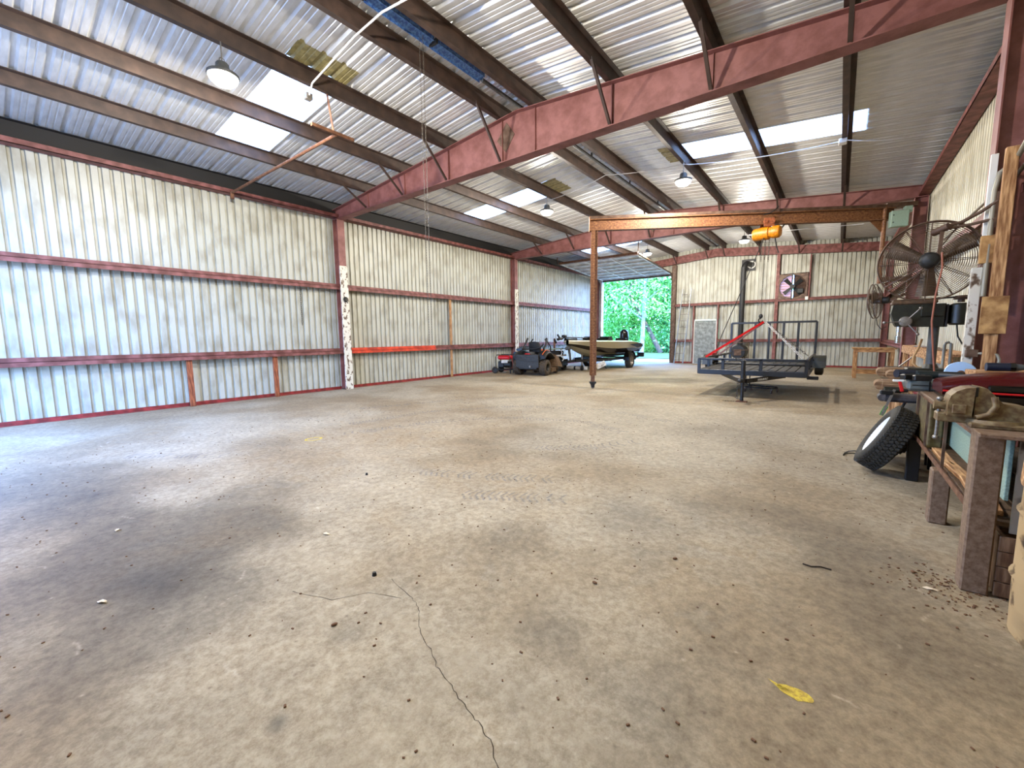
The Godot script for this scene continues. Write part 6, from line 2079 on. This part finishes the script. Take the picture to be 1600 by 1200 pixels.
	# timber bench with the drill press
	var tb := thing("timber_workbench", "heavy timber workbench carrying the drill press", "workbench", Vector3.ZERO)
	for q in [[-6.62, 0.77, 0.42], [-7.5, 0.86, 0.48], [-7.05, 0.86, 0.55]]:
		var w := MB.new()
		var yy: float = q[1]
		w.box(Vector3((q[2] + 1.42) / 2 - 0.0, 0, 0), Vector3(1.42 - q[2], 0.115, 0.24), Basis(), 0.02)
		w.cyl(Vector3(q[2], 0, -0.11), Vector3(q[2], 0, 0.11), 0.055, -1, 16)
		part(tb, "timber", w, M("wood_gray"), Transform3D(Basis(), Vector3(0, yy, q[0])))
	for q in [[0.62, -7.5, 0.81], [1.35, -7.5, 0.81], [0.62, -6.62, 0.72], [1.35, -6.62, 0.72], [1.35, -7.05, 0.81], [0.66, -7.05, 0.81]]:
		var w := MB.new()
		w.box(Vector3(q[0], q[2] / 2, q[1]), Vector3(0.1, q[2], 0.1), Basis(), 0.005)
		part(tb, "leg", w, M("wood"))
	var bz := MB.new()
	bz.bar(Vector3(0.64, 0.75, -7.5), Vector3(0.95, 0.3, -7.5), 0.05, 0.04, Vector3(0, 0, 1))
	part(tb, "brace", bz, M("wood"))
	# drill press
	var dp := thing("drill_press", "dark green bench drill press with long quill handles", "drill press", Vector3(0.885, 0.912, -7.03))
	var gm := M("green_machine")
	var ba := MB.new()
	ba.box(Vector3(-0.05, 0.02, 0.0), Vector3(0.34, 0.04, 0.26), Basis(), 0.012)
	ba.cyl(Vector3(0, 0.04, 0), Vector3(0, 0.09, 0), 0.075, 0.055, 18)
	part(dp, "base", ba, gm)
	var cl := MB.new()
	cl.cyl(Vector3(0, 0.08, 0), Vector3(0, 0.62, 0), 0.046, -1, 20)
	part(dp, "pillar", cl, M("mid_gray"))
	var hd := MB.new()
	hd.prism([Vector2(-0.385, 0.80), Vector2(-0.40, 0.70), Vector2(-0.36, 0.57), Vector2(-0.34, 0.54), Vector2(0.06, 0.53), Vector2(0.07, 0.80)], Transform3D(Basis(), Vector3(0, 0, -0.11)), 0.22)
	part(dp, "head", hd, gm)
	var hb := MB.new()
	hb.box(Vector3(-0.04, 0.72, 0.115), Vector3(0.20, 0.14, 0.03), Basis(), 0.015)
	part(dp, "side_cover", hb, gm)
	var gd := MB.new()
	gd.box(Vector3(-0.2, 0.825, 0), Vector3(0.40, 0.045, 0.24), Basis(), 0.012)
	gd.box(Vector3(-0.22, 0.855, 0), Vector3(0.34, 0.02, 0.2), Basis(), 0.008)
	part(dp, "pulley_guard", gd, M("dust_brown"))
	var bt := MB.new()
	bt.bar(Vector3(-0.18, 0.855, 0.05), Vector3(0.20, 0.872, 0.03), 0.012, 0.016)
	bt.bar(Vector3(-0.18, 0.855, -0.05), Vector3(0.20, 0.872, -0.03), 0.012, 0.016)
	part(dp, "belt", bt, M("cable"))
	var mt := MB.new()
	mt.cyl(Vector3(0.20, 0.57, 0), Vector3(0.20, 0.78, 0), 0.10, -1, 24)
	mt.cyl(Vector3(0.20, 0.55, 0), Vector3(0.20, 0.57, 0), 0.075, 0.095, 24)
	mt.cyl(Vector3(0.20, 0.78, 0), Vector3(0.20, 0.80, 0), 0.095, 0.06, 24)
	part(dp, "motor", mt, gm)
	var mp := MB.new()
	mp.box(Vector3(0.085, 0.66, 0), Vector3(0.02, 0.26, 0.2), Basis(), 0.004)
	part(dp, "motor_plate", mp, M("dark_gray"))
	var pu := MB.new()
	pu.lathe([Vector2(0.0, 0.0), Vector2(0.03, 0.0), Vector2(0.03, 0.03), Vector2(0.075, 0.032), Vector2(0.06, 0.042), Vector2(0.075, 0.052), Vector2(0.055, 0.06), Vector2(0.055, 0.075), Vector2(0.0, 0.075)], Transform3D(Basis(), Vector3(0.20, 0.81, 0)), 24)
	part(dp, "motor_pulley", pu, M("brown_steel"))
	var qf := MB.new()
	qf.cyl(Vector3(-0.27, 0.60, 0.10), Vector3(-0.27, 0.60, 0.17), 0.035, -1, 16)
	qf.lathe([Vector2(0.0, 0.0), Vector2(0.055, 0.0), Vector2(0.062, 0.01), Vector2(0.055, 0.02), Vector2(0.0, 0.024)], Transform3D(Basis(Vector3(1, 0, 0), PI / 2), Vector3(-0.27, 0.60, 0.165)), 24)
	var qn := part(dp, "feed_hub", qf, M("steel"))
	for t in [0.9, 3.2, 5.35]:
		var hn := MB.new()
		var dd := Vector3(cos(t), sin(t), 0.15)
		hn.cyl(Vector3(-0.27, 0.60, 0.175) + dd * 0.04, Vector3(-0.27, 0.60, 0.175) + dd * 0.19, 0.007, -1, 8)
		hn.ball(Vector3(-0.27, 0.60, 0.175) + dd * 0.19, Vector3(0.018, 0.018, 0.018), 10)
		part(qn, "feed_handle", hn, M("steel"))
	var ck := MB.new()
	ck.cyl(Vector3(-0.31, 0.40, 0), Vector3(-0.31, 0.55, 0), 0.022, -1, 14)
	ck.cyl(Vector3(-0.31, 0.34, 0), Vector3(-0.31, 0.42, 0), 0.028, 0.032, 14)
	part(dp, "chuck", ck, M("chrome"))
	var cd := MB.new()
	cd.tube([Vector3(0.18, 0.56, 0.03), Vector3(0.19, 0.42, 0.08), Vector3(0.23, 0.30, 0.2), Vector3(0.27, 0.24, 0.4), Vector3(0.28, 0.25, 0.6), Vector3(0.27, 0.30, 0.85)], 0.008, 8)
	part(dp, "motor_cord", cd, M("cable"))
	# loose rods in front of the pillar
	var bd := thing("bent_rod", "bent pale steel tube standing behind the drill press pillar", "tube", Vector3(1.0, 0.0, -7.35))
	var rr := MB.new()
	rr.tube([Vector3(0.03, 0.91, 0), Vector3(0.035, 1.22, 0), Vector3(0.045, 1.25, 0), Vector3(0.07, 1.255, 0), Vector3(0.09, 1.24, 0), Vector3(0.095, 0.9, 0)], 0.016, 8)
	part(bd, "tube", rr, mat("conduit_gray", Color(0.56, 0.54, 0.48), 0.5, 0.3))
	var hl := thing("hose_loop", "tan hose loop leaning left of the drill press pillar", "hose", Vector3(0.75, 0.0, -7.2))
	var h2 := MB.new()
	h2.tube([Vector3(0.06, 1.30, 0), Vector3(0.04, 1.2, 0), Vector3(0.0, 1.08, 0), Vector3(0.0, 1.0, 0), Vector3(0.04, 0.95, 0), Vector3(0.1, 0.935, 0)], 0.013, 8)
	part(hl, "hose", h2, mat("tan_hose", Color(0.70, 0.55, 0.36), 0.6))
	var st := thing("clamp_bar", "steel bar clamp lying on the timber workbench", "clamp", Vector3(0.66, 0.93, -7.45), 0.2)
	var cb := MB.new()
	cb.bar(Vector3(-0.15, 0.005, 0), Vector3(0.15, 0.005, 0), 0.02, 0.012)
	cb.bar(Vector3(-0.02, 0.0, 0), Vector3(0.14, 0.16, -0.02), 0.014, 0.014)
	part(st, "bar", cb, M("steel"))

# ---------------------------------------------------------------- the right wall
func build_right_wall_things() -> void:
	var sh := thing("wall_shelf", "long plank shelf along the right wall beyond the fan", "shelf", Vector3.ZERO)
	for k in 2:
		var b := MB.new()
		b.box(Vector3.ZERO, Vector3(0.14, 0.035, 5.4), Basis(), 0.004)
		part(sh, "plank", b, M("wood_z"), Transform3D(Basis(), Vector3(1.24 + 0.15 * k, 1.075, -10.5)))
	var fb := MB.new()
	fb.box(Vector3.ZERO, Vector3(0.03, 0.14, 5.4), Basis(), 0.004)
	part(sh, "front_board", fb, M("wood_z"), Transform3D(Basis(), Vector3(1.175, 1.0, -10.5)))
	for z in [-8.2, -10.0, -11.8, -13.0]:
		var b := MB.new()
		b.box(Vector3(1.22, 0.49, z), Vector3(0.09, 0.98, 0.09), Basis(), 0.004)
		part(sh, "shelf_post", b, M("wood"))
	var bb := thing("back_board", "wide wooden board on right wall behind drill press", "board", Vector3(XR - 0.07, 1.12, -7.3))
	var b0 := MB.new()
	b0.box(Vector3(0, -0.12, 0), Vector3(0.04, 0.3, 1.9), Basis(), 0.004)
	part(bb, "board", b0, M("wood_z"))
	# timber posts in front of the near column
	var posts := [["tall pale timber post before the near right column", 1.145, -5.98, 0.085, 3.05, "wood", "timber_post"], ["weathered whitish post left of the tall timber post", 1.02, -6.08, 0.075, 2.0, "chipped", "weathered_post"], ["tall white painted strip above the yellow block", 1.06, -6.10, 0.05, 0.0, "white", "white_strip"]]
	for p in posts:
		var t := thing(p[6], p[0], "post", Vector3(p[1], 0, p[2]))
		var b := MB.new()
		if p[4] > 0.0: b.box(Vector3(0, p[4] / 2, 0), Vector3(p[3], p[4], 0.05), Basis(), 0.004)
		else: b.box(Vector3(0, 2.62, 0), Vector3(p[3], 0.85, 0.03), Basis(), 0.003)
		part(t, "board", b, M(p[5]))
	var yb := thing("yellow_block", "short yellowish wood block nailed below the fan arm", "wood block", Vector3(1.065, 2.16, -6.04))
	var y := MB.new()
	y.box(Vector3.ZERO, Vector3(0.095, 0.26, 0.05), Basis(), 0.004)
	part(yb, "block", y, M("plywood"))
	var pb := thing("plywood_square", "square plywood board nailed on the tall timber post", "board", Vector3(1.14, 1.535, -5.94))
	var q := MB.new()
	q.box(Vector3.ZERO, Vector3(0.175, 0.35, 0.018), Basis(), 0.003)
	part(pb, "board", q, M("plywood"))
	var c1 := thing("grey_conduit", "grey conduit bending down beside the tall timber post", "conduit", Vector3.ZERO)
	var b1 := MB.new()
	b1.tube([Vector3(1.19, 3.55, -4.4), Vector3(1.19, 3.02, -5.85), Vector3(1.18, 2.93, -6.05), Vector3(1.10, 2.86, -6.06), Vector3(1.075, 2.7, -6.04), Vector3(1.072, 1.72, -6.03)], 0.021, 10)
	part(c1, "tube", b1, M("mid_gray").duplicate() if false else mat("conduit_gray", Color(0.56, 0.54, 0.48), 0.5, 0.3))
	var c2 := thing("grey_conduit", "grey conduit running along the upper right girt", "conduit", Vector3.ZERO)
	var b2 := MB.new()
	b2.tube([Vector3(1.24, 3.45, -4.4), Vector3(1.24, 2.90, -5.9), Vector3(1.235, 2.84, -6.3), Vector3(1.24, 2.87, -7.0), Vector3(1.25, 2.87, -9.8)], 0.018, 10)
	part(c2, "tube", b2, M("conduit_gray"))
	var ou := thing("outlet_box", "small brown outlet box on the weathered post with bent conduit", "outlet", Vector3(1.04, 1.17, -6.03))
	var b3 := MB.new()
	b3.box(Vector3.ZERO, Vector3(0.09, 0.075, 0.05), Basis(), 0.006)
	part(ou, "box", b3, M("brown_steel"))
	var b4 := MB.new()
	b4.tube([Vector3(0.04, 0, 0.02), Vector3(0.13, 0.005, 0.06), Vector3(0.155, -0.01, 0.07), Vector3(0.17, -0.05, 0.075), Vector3(0.165, -0.16, 0.08)], 0.012, 8)
	part(ou, "bent_conduit", b4, M("conduit_gray"))
	# clutter on the shelf
	for k in 3:
		var t := thing("metal_offcut", ["longest brown steel bar on the right wall plank shelf", "rusty middle bar on the right wall plank shelf", "short bright steel bar on the far plank shelf"][k], "metal bar", Vector3(0.95 + 0.06 * k, 1.10, -9.3 - 0.9 * k), 0.2 * k, "steel offcuts on the plank shelf")
		t.position.x = 1.27
		var b := MB.new()
		b.box(Vector3(0, 0.012, 0), Vector3(0.04, 0.022, 0.7 - 0.12 * k), Basis(), 0.003)
		part(t, "bar", b, M(["brown_steel", "rusty", "steel"][k]))

func build_litter() -> void:
	var spots := [[-3.714, -2.342, "black plug on the floor left of the tire tracks", 1], [-2.068, -1.32, "black bit at the end of the floor crack", 1], [-4.099, -0.524, "pale leaf on the floor at the left", 0], [-3.015, -0.296, "pale curled leaf near the lower left", 0], [-2.794, -1.418, "largest pale leaf in the middle of the floor", 0], [-0.02, -2.95, "dark twig on the floor before the bench", 2], [-0.72, -2.55, "brown pebble in the middle right of the floor", 3], [-1.0, -2.02, "small brown leaf right of the floor crack", 3], [-1.85, -0.95, "small ring shaped scrap near the crack", 3], [0.47, -3.05, "dry leaves at the foot of the near bench leg", 0], [0.42, -3.22, "brown scrap left of the near bench leg", 3], [-6.5, -1.3, "rusty stain scrap on the bluish left floor", 3]]
	var rng := RandomNumberGenerator.new()
	rng.seed = 77
	for s in spots:
		var nm: String = ["dry_leaf", "black_plug", "twig", "scrap"][s[3]]
		var o := thing(nm, s[2], ["leaf", "plug", "twig", "scrap"][s[3]], Vector3(s[0], 0.0, s[1]), rng.randf() * TAU, "litter on the floor")
		var b := MB.new()
		match s[3]:
			0:
				b.loft([[Vector3(-0.03, 0.003, 0), Vector3(-0.03, 0.004, 0.004)], [Vector3(-0.012, 0.009, -0.012), Vector3(-0.012, 0.004, 0.012)], [Vector3(0.012, 0.007, -0.01), Vector3(0.012, 0.012, 0.012)], [Vector3(0.032, 0.012, 0), Vector3(0.032, 0.003, 0.004)]], false)
				part(o, "blade", b, mat("pale_leaf", Color(0.80, 0.74, 0.64), 0.8))
			1:
				b.cyl(Vector3(0, 0, 0), Vector3(0, 0.02, 0), 0.014, 0.010, 12)
				part(o, "cap", b, M("black"))
			2:
				b.tube([Vector3(-0.07, 0.005, 0), Vector3(-0.02, 0.006, 0.012), Vector3(0.03, 0.005, -0.004), Vector3(0.07, 0.006, 0.01)], 0.004, 6)
				part(o, "stem", b, M("crack"))
			3:
				b.ball(Vector3(0, 0.006, 0), Vector3(0.016, 0.006, 0.010), 10)
				part(o, "piece", b, mat("brown_scrap", Color(0.40, 0.28, 0.19), 0.9))
	# crumbs and dust grit, beyond counting
	var lf := MB.new()
	lf.box(Vector3(0, 0.002, 0), Vector3(0.010, 0.004, 0.006), Basis(), 0.001)
	var mm := MultiMesh.new()
	mm.transform_format = MultiMesh.TRANSFORM_3D
	mm.mesh = lf.mesh()
	mm.instance_count = 1500
	for i in 1500:
		var p := Vector3(rng.randf_range(-7.5, 1.3), 0, rng.randf_range(-7.0, 0.4))
		if i < 200: p = Vector3(0.55 + rng.randfn(0, 0.12), 0, -3.15 + rng.randfn(0, 0.12))
		mm.set_instance_transform(i, Transform3D(Basis(Vector3.UP, rng.randf() * TAU).scaled(Vector3.ONE * rng.randf_range(0.4, 1.5)), p))
	var mi := MultiMeshInstance3D.new()
	mi.name = "floor_grit"
	mi.multimesh = mm
	mi.material_override = M("brown_scrap")
	add_child(mi)
	tag(mi, "fine brown grit scattered over the concrete floor", "grit")
	mi.set_meta("kind", "stuff")
